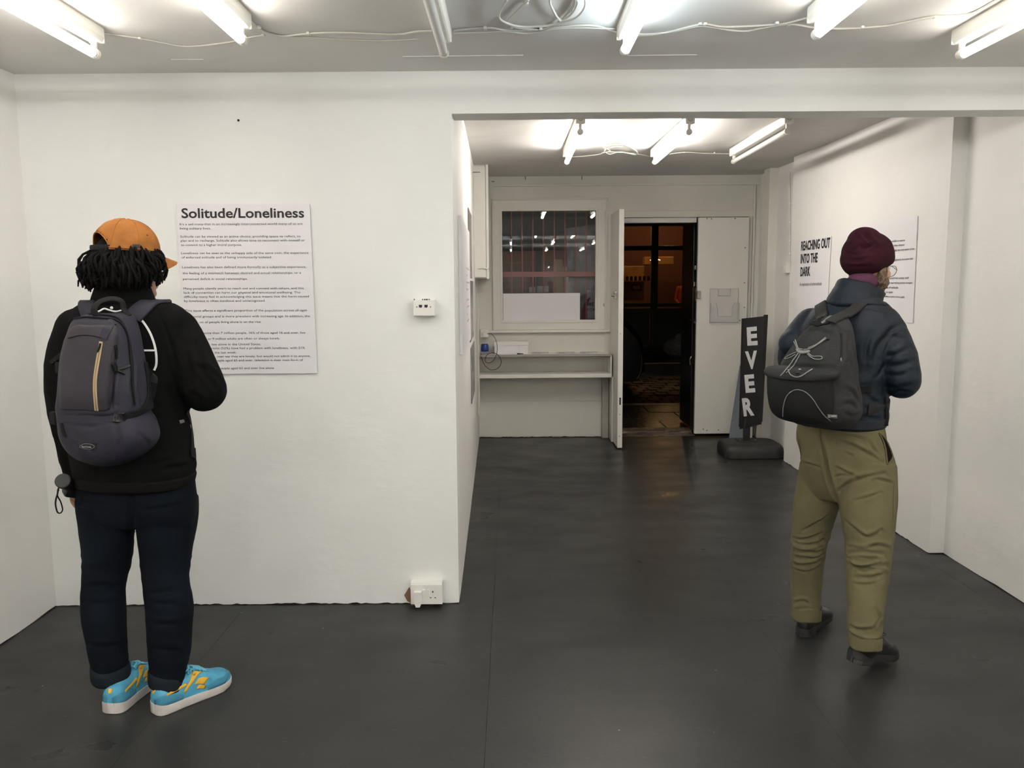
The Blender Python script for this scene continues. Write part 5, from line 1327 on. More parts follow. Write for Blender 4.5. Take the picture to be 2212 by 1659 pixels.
mb = MB(); ribbon(mb, un, [(219, 742), (218, 748), (216, 754), (213, 761)], .006, .004, .005, n=8); put('zip_puller', mb, M_web, z_)
mb = MB(); cord(mb, un, [(148, 731), (175, 724), (205, 726), (222, 731)], .0014, .0003, 24); put('panel_seam', mb, M_web, fpnl)
mb = MB(); ribbon(mb, un, [(222, 731), (238, 700), (246, 694)], .028, .002, .001, n=20); put('panel_tab', mb, M_nav, fpnl)
for k_, w_ in ((0, .006), (7, .006)):
    mb = MB(); ribbon(mb, un, [(131, 716 - k_), (140, 702 - k_), (158, 691 - k_), (185, 686 - k_), (215, 688 - k_), (245, 690 - k_ * .8), (262, 700 - k_ * .6), (274, 722), (280 + k_ * .3, 760), (284 + k_ * .3, 820), (291, 875)], w_, .004, .002, n=60)
    put('opening_zip', mb, M_web, pack)
mb = MB(); ribbon(mb, un, [(158, 694), (150, 700), (140, 708), (132, 716)], .004, .004, .006, n=14); put('zip_puller', mb, M_web, pack)
mb = MB(); ribbon(mb, un, [(126, 902), (170, 903), (210, 902), (245, 903), (262, 901)], .028, .003, .001, n=30); ws = put('waist_strap', mb, M_nav, pack)
mb = MB(); ribbon(mb, un, [(255, 902), (280, 897), (300, 890), (322, 878), (330, 870)], .024, .003, .003, n=24); put('waist_strap', mb, M_web, pack)
mb = MB(); ribbon(mb, un, [(246, 903), (256, 902), (268, 898)], .034, .008, .003, n=10); bu = put('buckle', mb, M_black, ws)
for x in (250, 256, 262):
    mb = MB(); ribbon(mb, un, [(x, 894), (x + 1, 902), (x + 1, 910)], .003, .004, .012, n=6); put('buckle_rib', mb, M_black, ws)
mb = MB(); ribbon(mb, un, [(242, 783), (246, 792), (247, 800)], .018, .006, .002, n=8); ribbon(mb, un, [(247, 800), (258, 796), (270, 793), (278, 790)], .012, .007, .003, n=12); ribbon(mb, un, [(247, 799), (258, 803), (268, 808)], .008, .007, .003, n=10)
put('side_clip', mb, M_black, pack)
mb = MB(); ribbon(mb, un, [(248, 745), (250, 760), (250, 774)], .010, .003, .002, n=10); put('zip_puller', mb, M_web, pack)
mb = MB(); patch(mb, un, [(169, 957), (209, 957), (208, 971), (171, 971)], .0015); lb_ = put('brand_patch', mb, M_black, pack, 'small black patch with an oval emblem')
ov = []
for i in range(41):
    a = i / 40 * 2 * math.pi; h_, n_ = hit(un, 189 + 16 * math.cos(a), 964 + 5.6 * math.sin(a))
    if h_ is not None: ov.append(h_ + n_ * .0030)
if len(ov) > 10: put('oval_ring', MB().tube(ov[:-1], .0009, n=5, closed=True), M_greyink, lb_)
h_, n_ = hit(un, 189, 964)
if h_ is not None:
    ax = V((0, 0, 1)).cross(n_).normalized(); uu = n_.cross(ax); tm = MB(); text(tm, 'EASTPAK', h_ - ax * .018 - uu * .003, h_ + ax * .018 - uu * .003, .0065, up=uu, out=n_, bold=.02, lift=.004); put('lettering', tm, M_letter, lb_)
mb = MB(); ribbon(mb, un, [(134, 915), (137, 930), (143, 944)], .010, .004, .002, n=12); put('side_zip', mb, M_web, pack)
# haul loop on top
hp = [P(212, 690, Y=2.60), P(203, 668, Y=2.60), P(215, 652, Y=2.62), P(240, 645, Y=2.64), P(262, 650, Y=2.65), P(268, 668, Y=2.65), P(280, 682, Y=2.65)]
put('haul_loop', MB().tube(catmull(hp, 36), [(.011, .004)] * 37, n=10), M_web, bk1)
# shoulder straps over the jacket
tj2 = tj
for nm, g_ in (('r', [P(288, 684, Y=2.74), P(308, 666, Y=2.76), P(335, 655, Y=2.82), P(350, 652, Y=2.88), P(352, 672, Y=3.02), P(348, 740, Y=3.08), P(360, 820, Y=3.03), P(380, 870, Y=2.98)]),
               ('l', [P(182, 692, Y=2.74), P(184, 672, Y=2.76), P(190, 655, Y=2.82), P(193, 652, Y=2.88), P(196, 672, Y=3.02), P(202, 740, Y=3.08), P(192, 820, Y=3.03), P(175, 870, Y=2.98)])):
    mb = MB(); ribbon(mb, tj2, g_, .062, .010, .002, n=70, px=False, wfn=lambda t: 1.0 if t < .5 else max(.4, 1 - (t - .5) * 2.4), sm=5); put('shoulder_strap', mb, M_nav, bk1, smooth=60)
mb = MB(); ribbon(mb, un, [(313, 782), (322, 795), (330, 812), (331, 825), (328, 845), (318, 868), (308, 886)], .020, .003, .003, n=30); put('compression_strap', mb, M_web, bk1)
mb = MB(); ribbon(mb, tj2, [(318, 800), (328, 812), (333, 822), (330, 845), (322, 872)], .022, .003, .004, n=24); put('compression_strap', mb, M_web, bk1)
mb = MB(); ribbon(mb, tj2, [(326, 812), (333, 818), (332, 826)], .026, .007, .006, n=8); put('buckle', mb, M_black, bk1)
mb = MB(); ribbon(mb, tj2, [(298, 683), (313, 700), (327, 725), (336, 755), (338, 785), (333, 800)], .0075, .002, .001, n=40); put('piping', mb, M_white, bk1, 'white curved piping')
mb = MB(); ribbon(mb, tj2, [(306, 757), (320, 757), (336, 757)], .0065, .002, .0015, n=14); put('piping', mb, M_white, bk1, 'white bar of piping')
hp = [P(205, 675, Y=2.66), P(215, 672, Y=2.67), P(225, 667, Y=2.68), P(236, 670, Y=2.68), P(250, 673, Y=2.68), P(264, 670, Y=2.68)]
put('piping', MB().tube(catmull(hp, 30), .003, n=6), M_white, bk1, 'white wavy piping at the top')
put('cord_stop', MB().ell(P(241, 665, Y=2.68), .005, .005, .005, nu=12, nv=8), M_white, bk1, 'white cord stop')
mb = MB(); ribbon(mb, tj2, [(134, 765), (122, 776), (112, 784)], .016, .005, .003, n=12); put('side_strap', mb, M_web, bk1)
mb = MB(); mb.box(-.010, .010, -.005, .005, -.018, .018, bev=.004); mb.xf(Matrix.Translation(P(126, 794, Y=2.60)) @ Rm(.3)); put('side_clip', mb, M_web, bk1)
mb = MB(); mb.box(-.015, .015, -.008, .008, -.022, .022, bev=.006); mb.xf(Matrix.Translation(P(117, 903, Y=2.61)) @ Rm(.5)); put('buckle', mb, M_web, bk1)
# loose webbing end on his right hip
mb = MB(); ribbon(mb, tj2, [(403, 890), (411, 915), (414, 945), (415, 985)], .022, .003, .002, n=24); ribbon(mb, tj2, [(414, 968), (415, 990)], .030, .006, .003, n=6, sm=1); put('loose_strap_end', mb, M_web, bk1)

# ---- camera held in his left hand
cmr = root('camera', P(157, 1060, Y=2.86), 'small black camera held low in the left hand of man in orange cap', 'camera')
Mc = Matrix.Translation(P(164, 1052, Y=2.87)) @ Rm(-.75, -.35, .35)
put('camera_body', MB().box(-.035, .035, -.025, .025, -.036, .036, bev=.010, M=Mc), M_black, cmr, smooth=40)
la, lb2 = P(158, 1052, Y=2.85), P(136, 1039, Y=2.76)
ln_ = put('lens', MB().tube([la, la.lerp(lb2, .5), la.lerp(lb2, .52), lb2], [.020, .022, .0255, .0265], n=28), M_black, cmr, smooth=40)
dl = (lb2 - la).normalized(); put('lens_cap', MB().tube([lb2, lb2 + dl * .004, lb2 + dl * .006], [.0262, .0262, .023], n=28), mat('dark grey cap', (.020, .020, .019), .5), cmr)
put('dial', MB().cyl(P(158, 1040, Y=2.85), P(157, 1036, Y=2.84), .008, 16), M_metal, cmr)
for z_c in (1044, 1058): put('strap_lug', MB().ell(P(153, z_c, Y=2.84), .004, .004, .004, nu=10, nv=6), M_metal, cmr)
lp = [P(132, 1048, Y=2.78), P(126, 1056, Y=2.78), P(124, 1068, Y=2.78), P(121, 1078, Y=2.78), P(120, 1090, Y=2.78), P(124, 1106, Y=2.78), P(131, 1108, Y=2.785), P(135, 1100, Y=2.79), P(131, 1084, Y=2.79), P(124, 1070, Y=2.785), P(127, 1058, Y=2.785)]
put('wrist_strap', MB().tube(catmull(lp, 70), [(.0012, .0032)] * 71, n=8), M_web, cmr)

# =============================================================== man with the beanie (right)
p2 = root('person', (1.42, 3.2, 0), 'person in maroon beanie, navy jacket and olive trousers beside the right wall', 'person')
PH2 = .75; Y2 = 3.27
H2 = Matrix.Translation(P(1876, 565, Y=3.29)) @ Rm(1.06, .24) @ Matrix.Diagonal((1.02, 1.02, 1.0, 1))
tor2 = [(650, 1788, 1912, .085, 3.29), (668, 1758, 1930, .105, 3.28), (695, 1735, 1942, .12, 3.27), (730, 1724, 1940, .13, 3.27), (790, 1722, 1930, .137, 3.27), (850, 1722, 1920, .138, 3.27), (895, 1722, 1922, .14, 3.27), (920, 1724, 1914, .136, 3.27)]
arm2R = [(1905, 700, 3.20, 40), (1932, 745, 3.15, 38), (1947, 790, 3.12, 37), (1950, 822, 3.12, 36), (1945, 825, 3.20, 32), (1935, 812, 3.34, 26), (1928, 805, 3.42, 21)]
arm2L = [(1752, 700, 3.38, 35), (1722, 735, 3.42, 32), (1712, 765, 3.45, 30), (1716, 790, 3.48, 28), (1745, 800, 3.58, 24), (1785, 800, 3.66, 20)]
legL2 = [(965, 1776, 3.32, 52), (1020, 1774, 3.34, 49), (1075, 1766, 3.36, 47), (1120, 1756, 3.38, 43), (1165, 1749, 3.39, 38), (1210, 1744, 3.41, 35), (1260, 1742, 3.42, 32), (1300, 1741, 3.41, 30), (1331, 1741, 3.385, 30)]
legR2 = [(965, 1866, 3.22, 66), (1020, 1872, 3.20, 64), (1075, 1874, 3.17, 60), (1120, 1876, 3.14, 55), (1165, 1876, 3.12, 50), (1200, 1876, 3.10, 46), (1250, 1874, 3.07, 43), (1300, 1871, 3.04, 39), (1350, 1868, 3.02, 36), (1391, 1868, 3.01, 33)]
b2 = MB()
loft(b2, [(r_[0], r_[1] + 14, r_[2] - 14, r_[3] * .8, r_[4]) for r_ in tor2] + [(985, 1745, 1920, .11, 3.27)], Y2, PH2)
limb(b2, [(1872, 560, 3.29, 27), (1864, 600, 3.28, 27), (1854, 640, 3.27, 33), (1845, 690, 3.27, 38)]); head(b2, H2, ear=(.022, .070))
limb(b2, arm2R, .7); limb(b2, arm2L, .7); limb(b2, asl(legL2[:-1]), .66); limb(b2, asl(legR2[:-1]), .66)
hand(b2, P(1926, 803, Y=3.44), (-.35, .8, .2), (-.2, 0, 1), -1, (.5, .8, .5)); hand(b2, P(1790, 800, Y=3.68), (.8, .4, .2), (0, .1, 1), 1, (.5, .8, .5))
def foot(mb, x, y, z, yaw):
    d = V((math.sin(yaw), math.cos(yaw), 0)); mb.tube([V((x, y, z + .12)), V((x, y, z + .05)), V((x, y, z + .03))], [.030, .026, .022], n=12, dome=True)
aL = P(1741, 1341, Y=3.43); aR = P(1868, 1403, Y=3.01)

body2 = put('body', remesh(b2, .005, 3), M_skin2, p2); eyes(p2, H2)
# neck warmer
R = []
for t_, r_ in ((0, .062), (.2, .066), (.5, .068), (.8, .066), (1, .060)):
    q = P(1858, 618, Y=3.28).lerp(P(1868, 588, Y=3.28), t_); R.append([q + V((r_ * math.cos(a), r_ * 1.05 * math.sin(a), .004 * math.sin(a * 2) - .034 * (1 + math.sin(a + .6)) * t_)) for a in [i * math.pi / 18 for i in range(36)]])
put('neck_warmer', MB().rings(R), mat('plum knit', (.075, .018, .045), .9, bump=.6, bscale=150), p2, smooth=180)

j2 = MB(); loft(j2, tor2, Y2, PH2, n=56); limb(j2, arm2R); limb(j2, arm2L)
limb(j2, [(1738, 742, 3.40, 38), (1712, 742, 3.38, 30)])
jm = remesh(j2, .007, 7); displace(jm, fold_noise(10, .006, ((P(0, 830, Y=3.2).z, .10, .7), (P(0, 900, Y=3.2).z, .06, .5)), 6, 6, .3)); t2 = bvh(jm)
creases(jm, t2, [(1.4, (1885, 780), (1900, 745), (1925, 715), (1950, 700)), (1.0, (1890, 820), (1905, 800), (1925, 770)), ((1915, 770), (1940, 765), (1965, 750)), ((1915, 790), (1940, 790), (1970, 780)), ((1912, 810), (1940, 812), (1978, 800)), ((1915, 835), (1940, 838), (1975, 828)), (.9, (1905, 735), (1930, 728), (1950, 735)), ((1870, 850), (1890, 870), (1915, 868)), ((1868, 880), (1890, 890), (1918, 885)), ((1865, 900), (1890, 905), (1915, 900)), (.8, (1880, 720), (1870, 760), (1872, 800)), ((1925, 850), (1945, 845), (1965, 850)), (.7, (1860, 665), (1890, 668), (1920, 675))], .007, .0065)
t2 = bvh(jm)
M_njk = mat('navy padded nylon', (.0040, .0080, .0150), .6, bump=.5, bscale=45, var=.3, vscale=5, spec=.3, bdist=.004)
jk2 = put('jacket', jm, M_njk, p2)
R = []
for k_, (px, py, rx, ry) in enumerate(((1848, 668, .125, .10), (1848, 650, .110, .088), (1850, 634, .100, .083), (1856, 618, .095, .080), (1861, 606, .092, .080), (1862, 604, .087, .075), (1860, 612, .083, .072))):
    q = P(px, py, Y=3.28); c_, s_ = math.cos(.8), math.sin(.8)
    R.append([q + V((rx * math.cos(a) * c_ + ry * math.sin(a) * s_, -rx * math.cos(a) * s_ + ry * math.sin(a) * c_, -(.038 * (1 + math.sin(a)) + .018 * (1 + math.cos(a))) * min(1, k_ / 3) * .9 + .018)) for a in [i * math.pi / 20 for i in range(40)]])
cm_ = MB().rings(R).mesh('c', 180); bm = bmesh.new(); bm.from_mesh(cm_); bmesh.ops.subdivide_edges(bm, edges=bm.edges, cuts=1, use_grid_fill=True); bm.to_mesh(cm_); bm.free(); cm_.shade_smooth()
displace(cm_, lambda c: .004 * nz(c, 9, 9, 40, 31, True)); put('stand_collar', cm_, M_njk, jk2)
mb = MB(); ribbon(mb, t2, [(1760, 905), (1820, 917), (1880, 919), (1912, 914)], .035, .004, .0, n=30); put('hem_band', mb, mat('dark navy rib', (.010, .012, .020), .8, bump=.6, bscale=60), jk2)

# trousers
pv2 = [(905, 1732, 1908, .11, 3.27), (926, 1722, 1914, .118, 3.27), (955, 1720, 1919, .125, 3.27), (985, 1728, 1934, .13, 3.26), (1020, 1731, 1936, .13, 3.26), (1055, 1735, 1933, .115, 3.26), (1080, 1745, 1925, .08, 3.25)]
pm = pants([(1005, 1776, 3.34, 46)] + legL2[2:], [(1005, 1872, 3.20, 60)] + legR2[2:], pv2, 3.27, PH2, .0055)
displace(pm, fold_noise(16, .007, ((P(0, 1195, Y=3.2).z, .10, .9), (P(0, 1330, Y=3.2).z, .06, .5)), 12, 7, .12)); tp2 = bvh(pm)
Z7 = lambda *q: [(1660 + x / 4.88, 900 + y / 4.88) for x, y in q]
Z8 = lambda *q: [(1660 + x / 5.185, 1180 + y / 5.185) for x, y in q]
cr = [[1.3] + Z7((545, 230), (590, 400), (615, 520), (650, 680), (735, 890)), [1.0] + Z7((760, 265), (900, 315), (1050, 395), (1200, 480)), [.7] + Z7((780, 370), (890, 420)), [1.0] + Z7((720, 540), (820, 595), (930, 640)), [1.2] + Z7((740, 790), (850, 705), (1000, 650), (1220, 600)), [.7] + Z7((700, 650), (780, 620), (870, 645)), [.8] + Z7((1140, 660), (1220, 680), (1310, 710)),
      [.6] + Z7((900, 890), (1050, 850), (1190, 800)), [.8] + Z7((350, 480), (450, 510), (610, 560)), [.8] + Z7((350, 1210), (480, 1140), (620, 1050)), [1.0] + Z7((810, 1100), (900, 1180), (1010, 1265), (1100, 1260), (1190, 1200)), [.6] + Z7((800, 190), (900, 210), (1010, 235)), [.7] + Z7((1050, 250), (1110, 350), (1190, 440)),
      Z7((270, 1280), (400, 1290), (560, 1230)), Z7((270, 1330), (420, 1355), (580, 1300)), Z7((280, 1395), (400, 1415), (560, 1380)), Z7((270, 1465), (400, 1485), (570, 1450)), Z7((260, 1535), (420, 1550), (560, 1500)),
      [1.0] + Z7((840, 1375), (1000, 1395), (1150, 1360), (1270, 1385)), Z7((850, 1440), (1000, 1425), (1200, 1450)), Z7((850, 1500), (1000, 1490), (1200, 1525)), [1.0] + Z7((850, 1600), (1050, 1580), (1220, 1560)), Z7((860, 1545), (960, 1600), (1100, 1630)),
      Z8((290, 60), (450, 75), (600, 50)), Z8((300, 130), (480, 150), (600, 110)), Z8((290, 210), (450, 200), (590, 160)), Z8((300, 260), (430, 290), (580, 220)), [.8] + Z8((290, 640), (380, 615), (450, 650)), [.8] + Z8((290, 715), (380, 700), (550, 695)),
      Z8((900, 145), (1050, 170), (1200, 150)), Z8((890, 190), (1000, 240), (1250, 200)), Z8((930, 262), (1100, 250), (1300, 285)), Z8((960, 345), (1150, 350), (1320, 300)), [.7] + Z8((920, 420), (1100, 430), (1300, 380)), [.9] + Z8((900, 960), (1000, 1030), (1200, 1060)), [.7] + Z8((930, 1050), (1100, 1070), (1240, 1040)), [.9] + Z8((1190, 700), (1250, 800), (1190, 900)), Z8((920, 900), (1020, 940), (1180, 920))]
creases(pm, tp2, cr, .005, .0095); tp2 = bvh(pm)
M_olive = mat('olive cotton twill', (.125, .109, .057), .9, bump=.4, bscale=320, var=.10, vscale=5, spec=.2)
M_olive2 = mat('olive stitching', (.08, .068, .028), .85)
tr = put('trousers', pm, M_olive, p2)
mb = MB(); pk = Z7((1163, 175), (1210, 225), (1255, 290), (1290, 360), (1300, 410), (1285, 450), (1250, 500), (1240, 440), (1232, 380), (1215, 300), (1190, 235))
patch(mb, tp2, pk, .001, .0012); put('pocket_opening', mb, mat('dark pocket lining', (.010, .006, .005), .95, spec=.05), tr, 'gaping dark side pocket')
for q, nm in ((Z7((1163, 170), (1225, 230), (1290, 320), (1310, 400), (1290, 460), (1250, 505)), 'pocket_edge'), (Z7((1163, 180), (1205, 260), (1230, 360), (1240, 440), (1250, 505)), 'pocket_edge')):
    mb = MB(); cord(mb, tp2, q, .0028, .0004, 24); put(nm, mb, M_olive, tr)
for q in (Z7((790, 185), (900, 208), (1010, 232)), Z7((330, 480), (345, 400), (320, 260), (300, 150)), Z7((545, 130), (560, 300), (600, 500)), Z7((1320, 720), (1315, 900), (1310, 1100)), Z8((893, 1045), (1000, 1085), (1120, 1090), (1235, 1070)), Z8((285, 775), (400, 790), (545, 770))):
    mb = MB(); cord(mb, tp2, q, .0011, .0002, 30); put('seam', mb, M_olive2, tr)
for cen, dz0 in ((legL2, 0), (legR2, 0)):
    q = P(cen[-1][1], cen[-1][0], Y=cen[-1][2]); r_ = cen[-1][3] / FPX * (q - CAM).dot(FWD); R = []
    for rr, dz in ((1.0, .045), (1.03, .03), (1.04, .0), (1.03, -.006), (.96, -.005), (.92, .02)):
        R.append([q + V((r_ * rr * math.cos(t), r_ * rr * 1.1 * math.sin(t), dz + .004 * math.sin(3 * t))) for t in [i * math.pi / 18 for i in range(36)]])
    put('hem', MB().rings(R, cap=False), M_olive, tr, smooth=180)
hp = P(1737, 1379, Z=0)
ML = Matrix.Translation(V((hp.x - .012, hp.y + .005, .018))) @ Rm(.75) @ Matrix.Diagonal((.96, .98, .86, 1))
build_shoe(p2, ML, 'shoe', -1)
h0 = P(1843, 1438, Z=.062)
MR = Matrix.Translation(V((h0.x + .010, h0.y + .03, .078))) @ Rm(.98, .25) @ Matrix.Diagonal((1.05, 1.0, 1.02, 1))
for M_, q_ in ((ML, aL), (MR, aR)):
    a_ = M_ @ V((0, .085, .05)); put('sock', MB().tube(catmull([q_ + V((0, 0, .04)), q_.lerp(a_, .5), a_], 8), c1([.050, .046, .036], 8), n=20), M_sock, p2, 'dark sock', smooth=180)
build_shoe(p2, MR, 'shoe', 1)

# beanie
h = MB()
h.ell((0, -.010, .026), .090, .112, .094, nu=40, nv=24); h.ell((0, -.046, .068), .066, .068, .062); h.ell((0, -.038, -.008), .086, .082, .066)
h.add([], [])
me = remesh(MB().add([H2 @ V(v) for v in h.v], h.f), .005, 10)
displace(me, lambda c: .003 * nz(c, 10, 10, 14, 41, True))
H2i = H2.inverted(); pl0 = H2 @ V((0, 0, -.036)); nn_ = (H2.to_3x3() @ V((0, -.80, 1))).normalized()
bm = bmesh.new(); bm.from_mesh(me); r_ = bmesh.ops.bisect_plane(bm, geom=bm.verts[:] + bm.edges[:] + bm.faces[:], plane_co=pl0, plane_no=nn_, clear_inner=True)
bm.edges.ensure_lookup_table(); be = [e for e in bm.edges if e.is_boundary]; bmesh.ops.holes_fill(bm, edges=be); bm.to_mesh(me); bm.free(); me.shade_smooth(); me.set_sharp_from_angle(angle=math.radians(50))
tb2 = bvh(me)
creases(me, tb2, [(1.4, (1860, 498), (1872, 512), (1884, 526)), (1.3, (1855, 532), (1870, 537), (1890, 528)), (.7, (1822, 560), (1850, 563), (1885, 558)), (.7, (1822, 574), (1850, 577), (1880, 574)), (.6, (1830, 548), (1850, 552), (1870, 550))], .006, .006)
M_bean = mat('maroon knit', (.026, .0045, .0095), .95, bump=.9, bscale=190, var=.2, vscale=30, spec=.15, bdist=.002)
bn = put('beanie', me, M_bean, p2)
# beard and glasses
h = MB(); h.ell((0, .036, -.096), .055, .062, .040); h.ell((0, .080, -.108), .028, .026, .026)
for s_ in (-1, 1): h.ell((s_ * .064, .012, -.052), .014, .022, .042); h.ell((s_ * .052, .038, -.078), .018, .034, .026); h.ell((s_ * .018, .099, -.064), .016, .008, .006)
bme = remesh(MB().add([H2 @ V(v) for v in h.v], h.f), .0035, 4); displace(bme, lambda c: .0035 * nz(c, 70, 70, 45, 51, True) + .002 * nz(c, 160, 160, 90, 53))
put('beard', bme, mat('brown beard hair', (.085, .052, .030), .9, bump=1.0, bscale=160, bdist=.004, col2=(.20, .135, .085), var=.3, vscale=60), p2)
M_frame = mat('thin metal frame', (.10, .09, .08), .3, metal=1)
gs = None; gl_ = MB()
for s_ in (-1, 1):
    rg_ = [H2 @ V((s_ * .034 + .0235 * math.cos(a), .108 - .004 * abs(math.cos(a)), -.014 + .0225 * math.sin(a))) for a in [i * math.pi / 14 for i in range(28)]]
    if gs is None: gs = put('glasses', MB().tube(rg_, .0012, n=6, closed=True), M_frame, p2, 'round thin framed glasses')
    else: put('rim', MB().tube(rg_, .0012, n=6, closed=True), M_frame, gs)
    put('lens', MB().poly(rg_, H2.to_3x3() @ V((0, .0006, 0))), M_lens, gs)
    put('temple', MB().tube([H2 @ V((s_ * .058, .106, -.010)), H2 @ V((s_ * .074, .05, -.010)), H2 @ V((s_ * .080, -.005, -.012)), H2 @ V((s_ * .080, -.02, -.03))], .0012, n=6), M_frame, gs)
put('bridge', MB().tube(catmull([H2 @ V((-.0105, .108, -.010)), H2 @ V((0, .112, -.006)), H2 @ V((.0105, .108, -.010))], 8), .0012, n=6), M_frame, gs)

# ---- his rucksack
bk2 = root('backpack', (P(1755, 900, Y=3.05).x, 3.05, P(1755, 918, Y=3.05).z), 'faded black rucksack with grey laced cord on the man in beanie', 'backpack')
M_bp = mat('faded black canvas', (.0235, .0238, .0245), .85, bump=.5, bscale=200, var=.22, vscale=6, spec=.2)
M_bpd = mat('black canvas pocket', (.0115, .0116, .012), .85, bump=.5, bscale=200, var=.25, vscale=6, spec=.2)
m = MB()
loft(m, [(682, 1785, 1828, .030, 3.10), (692, 1768, 1836, .050, 3.09), (710, 1744, 1842, .068, 3.08), (740, 1718, 1848, .085, 3.07), (775, 1694, 1851, .098, 3.06), (810, 1678, 1856, .105, 3.05), (850, 1670, 1862, .110, 3.05), (885, 1676, 1862, .110, 3.05), (905, 1694, 1852, .098, 3.055), (919, 1725, 1828, .06, 3.06)], 3.06, PH2, n=64, e=2.7)
km = remesh(m, .006, 5); displace(km, lambda c: .005 * nz(c, 9, 9, 8, 61, True) * .6 + .003 * nz(c, 22, 22, 18, 63)); tk = bvh(km)
creases(km, tk, [(1.3, (1715, 716), (1740, 720), (1762, 712), (1790, 722)), (.9, (1735, 700), (1760, 706), (1785, 700)), (.9, (1835, 720), (1832, 760), (1840, 800)), (.8, (1815, 715), (1822, 760), (1812, 790)), (1.0, (1815, 880), (1835, 872), (1850, 885)), ((1825, 840), (1845, 850), (1855, 870)), ((1820, 890), (1840, 900), (1855, 895)), ((1790, 700), (1806, 706), (1812, 720)), (.8, (1690, 790), (1740, 793), (1800, 794))], .006, .006)
pk2 = put('main_body', km, M_bp, bk2)
m = MB(); loft(m, [(800, 1657, 1798, .045, 2.985), (830, 1656, 1800, .055, 2.98), (865, 1658, 1802, .058, 2.98), (892, 1666, 1800, .052, 2.985), (908, 1684, 1794, .036, 2.99), (915, 1712, 1775, .02, 3.0)], 2.98, PH2, n=56, e=2.8)
fm = remesh(m, .006, 4); displace(fm, lambda c: .003 * nz(c, 10, 10, 9, 71)); fpk = put('front_pocket', fm, M_bpd, bk2, 'darker front pocket')
m = MB(); loft(m, [(793, 1674, 1800, .040, 2.99), (796, 1658, 1812, .056, 2.985), (802, 1651, 1815, .062, 2.98), (810, 1650, 1811, .064, 2.98), (817, 1658, 1798, .062, 2.98), (822, 1682, 1775, .050, 2.98)], 2.98, PH2, n=64, e=2.4)
lm_ = remesh(m, .005, 4)
fl2 = put('pocket_flap', lm_, M_bp, bk2, 'curved flap over the front pocket')
un2 = union(world(pk2), world(fpk), world(fl2))
M_cord = mat('grey cord', (.20, .20, .19), .8, bump=.5, bscale=300)
Z6 = lambda *q: [(1630 + x / 4.485, 580 + y / 4.485) for x, y in q]
for k_, q in enumerate((Z6((378, 690), (400, 740), (420, 790), (450, 800)), Z6((398, 680), (415, 740), (430, 780), (470, 790)), Z6((700, 685), (620, 740), (540, 785), (480, 795)), Z6((690, 672), (610, 735), (520, 775)), Z6((420, 785), (470, 805), (540, 800)), Z6((415, 800), (470, 815), (535, 815)),
          Z6((420, 810), (360, 835), (310, 865), (300, 880), (340, 870), (400, 835)), Z6((520, 820), (560, 855), (610, 855), (655, 860), (650, 885), (590, 885), (545, 860), (515, 835)), Z6((440, 815), (400, 870), (350, 940), (300, 1000), (260, 1040)), Z6((455, 815), (425, 870), (385, 940), (340, 990), (310, 1015)))):
    mb = MB(); cord(mb, un2, q, .0020, .002 + .0015 * (k_ % 3), 30); put('lacing_cord', mb, M_cord, pk2)
mb = MB(); cord(mb, un2, Z6((415, 790), (430, 812), (450, 822), (480, 825), (520, 818), (540, 805)), .0045, .002, 20); put('cord_knot', mb, M_cord, pk2)
for q in ((383, 683), (703, 683)):
    a = Z6(q)[0]; h_, n_ = hit(un2, *a)
    if h_ is not None: put('eyelet', MB().ell(h_ + n_ * .001, .009, .009, .006, nu=16, nv=8), M_black, pk2)
mb = MB(); cord(mb, un2, Z6((325, 985), (350, 1030), (400, 1052), (450, 1045), (510, 1010), (560, 980)), .0022, .0006, 30); put('flap_piping', mb, M_cord, fl2)
mb = MB(); cord(mb, un2, Z6((275, 1430), (280, 1340), (310, 1240), (370, 1185), (430, 1175), (500, 1200), (570, 1270), (620, 1350), (680, 1430), (740, 1480)), .0016, .0004, 60); put('pocket_piping', mb, M_cord, fpk)
h_, n_ = hit(un2, *Z6((440, 978))[0])
if h_ is not None: put('stud', MB().ell(h_, .006, .006, .004, nu=14, nv=8), M_metal, fl2)
h_, n_ = hit(un2, *Z6((418, 1012))[0])
if h_ is not None: put('magnet_stud', MB().ell(h_, .009, .009, .004, nu=14, nv=8), M_black, fl2)
mb = MB(); patch(mb, un2, Z6((705, 1412), (800, 1418), (800, 1450), (708, 1445)), .0015); put('rubber_label', mb, M_grey, pk2, 'small grey rubber label')
h_, n_ = hit(un2, *Z6((833, 885))[0])
if h_ is not None: put('zip_puller', MB().ell(h_ + n_ * .002, .003, .003, .009, nu=12, nv=8), M_metal, pk2)
mb = MB(); ribbon(mb, un2, Z6((838, 630), (842, 700), (840, 780), (833, 870)), .006, .002, .001, n=20); put('side_zip', mb, M_web, pk2)
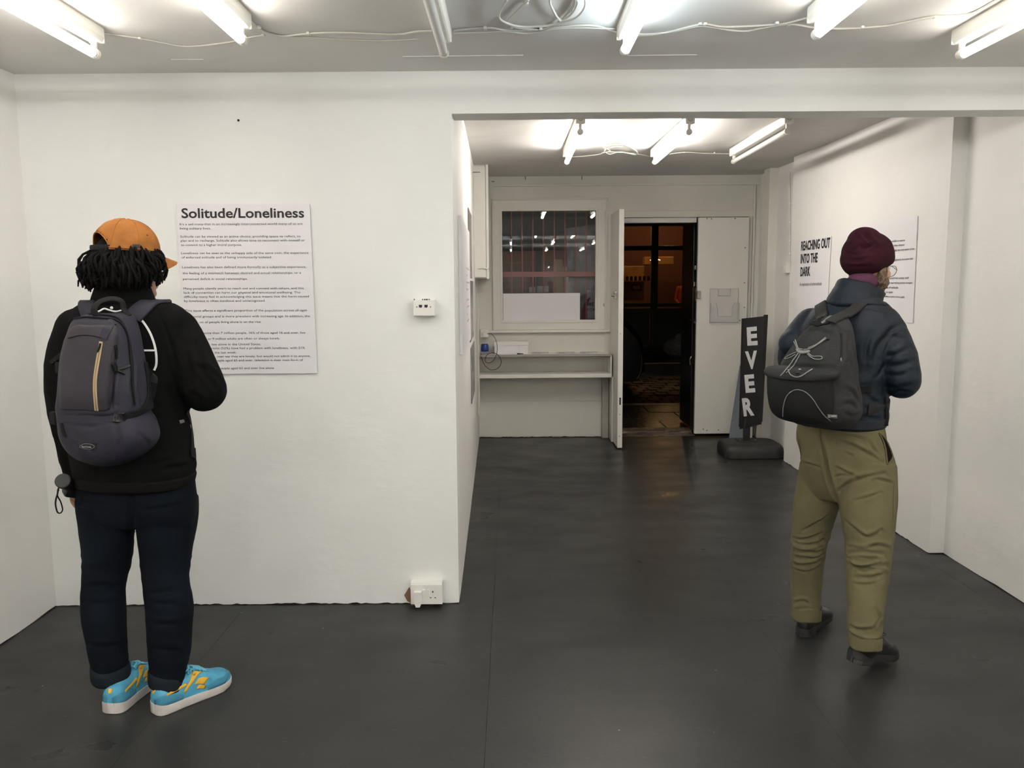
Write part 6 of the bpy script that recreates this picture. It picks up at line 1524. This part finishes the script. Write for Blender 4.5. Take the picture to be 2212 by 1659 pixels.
# gathered neck with webbing handle and ladder buckle
mb = MB(); ribbon(mb, un2, Z6((520, 500), (560, 530), (610, 548), (650, 545), (700, 530), (745, 500), (775, 470)), .018, .004, .004, n=30); put('grab_handle', mb, M_web, bk2)
for q in (((545, 470), (575, 462)), ((545, 495), (575, 488)), ((590, 430), (600, 440)), ((575, 525), (600, 530)), ((615, 525), (640, 528))):
    mb = MB(); ribbon(mb, un2, Z6(q[0], ((q[0][0] + q[1][0]) / 2, (q[0][1] + q[1][1]) / 2), q[1]), .005, .004, .008, n=6, sm=0); put('handle_stitch', mb, M_black, bk2)
mb = MB(); ribbon(mb, un2, Z6((655, 540), (700, 505), (745, 475)), .012, .004, .005, n=12); put('ladder_buckle', mb, mat('grey buckle', (.12, .12, .12), .35), bk2)
un3 = union(world(pk2), world(jk2))
M_strap = mat('dark grey webbing strap', (.022, .021, .020), .75, spec=.2, bump=.5, bscale=250)
g_ = [P(1790, 690, Y=3.02), P(1815, 672, Y=3.06), P(1838, 655, Y=3.12), P(1862, 643, Y=3.18), P(1885, 646, Y=3.26), P(1902, 652, Y=3.34), P(1905, 690, Y=3.42), P(1900, 760, Y=3.45), P(1905, 830, Y=3.36), P(1910, 870, Y=3.22), P(1868, 885, Y=3.12)]
mb = MB(); ribbon(mb, un3, g_, .046, .008, .002, n=80, px=False, sm=5); put('shoulder_strap', mb, M_strap, bk2, smooth=60)
g_ = [P(1765, 700, Y=3.10), P(1758, 682, Y=3.16), P(1762, 662, Y=3.24), P(1772, 656, Y=3.34), P(1785, 690, Y=3.45), P(1775, 760, Y=3.48), P(1740, 840, Y=3.40), P(1712, 870, Y=3.22)]
mb = MB(); ribbon(mb, un3, g_, .050, .008, .002, n=70, px=False, sm=5); put('shoulder_strap', mb, M_strap, bk2, smooth=60)
mb = MB(); ribbon(mb, t2, Z6((1262, 1250), (1265, 1330), (1265, 1420), (1262, 1500)), .016, .003, .004, n=20); mb.tube([P(1913, 880, Y=3.13), P(1914, 900, Y=3.13), P(1913, 920, Y=3.13)], [(.011, .004)] * 3, n=8); put('loose_strap_end', mb, M_web, bk2)
mb = MB(); ribbon(mb, t2, Z6((1010, 1180), (1060, 1170), (1130, 1165)), .03, .004, .003, n=14); put('lower_strap', mb, M_web, bk2)
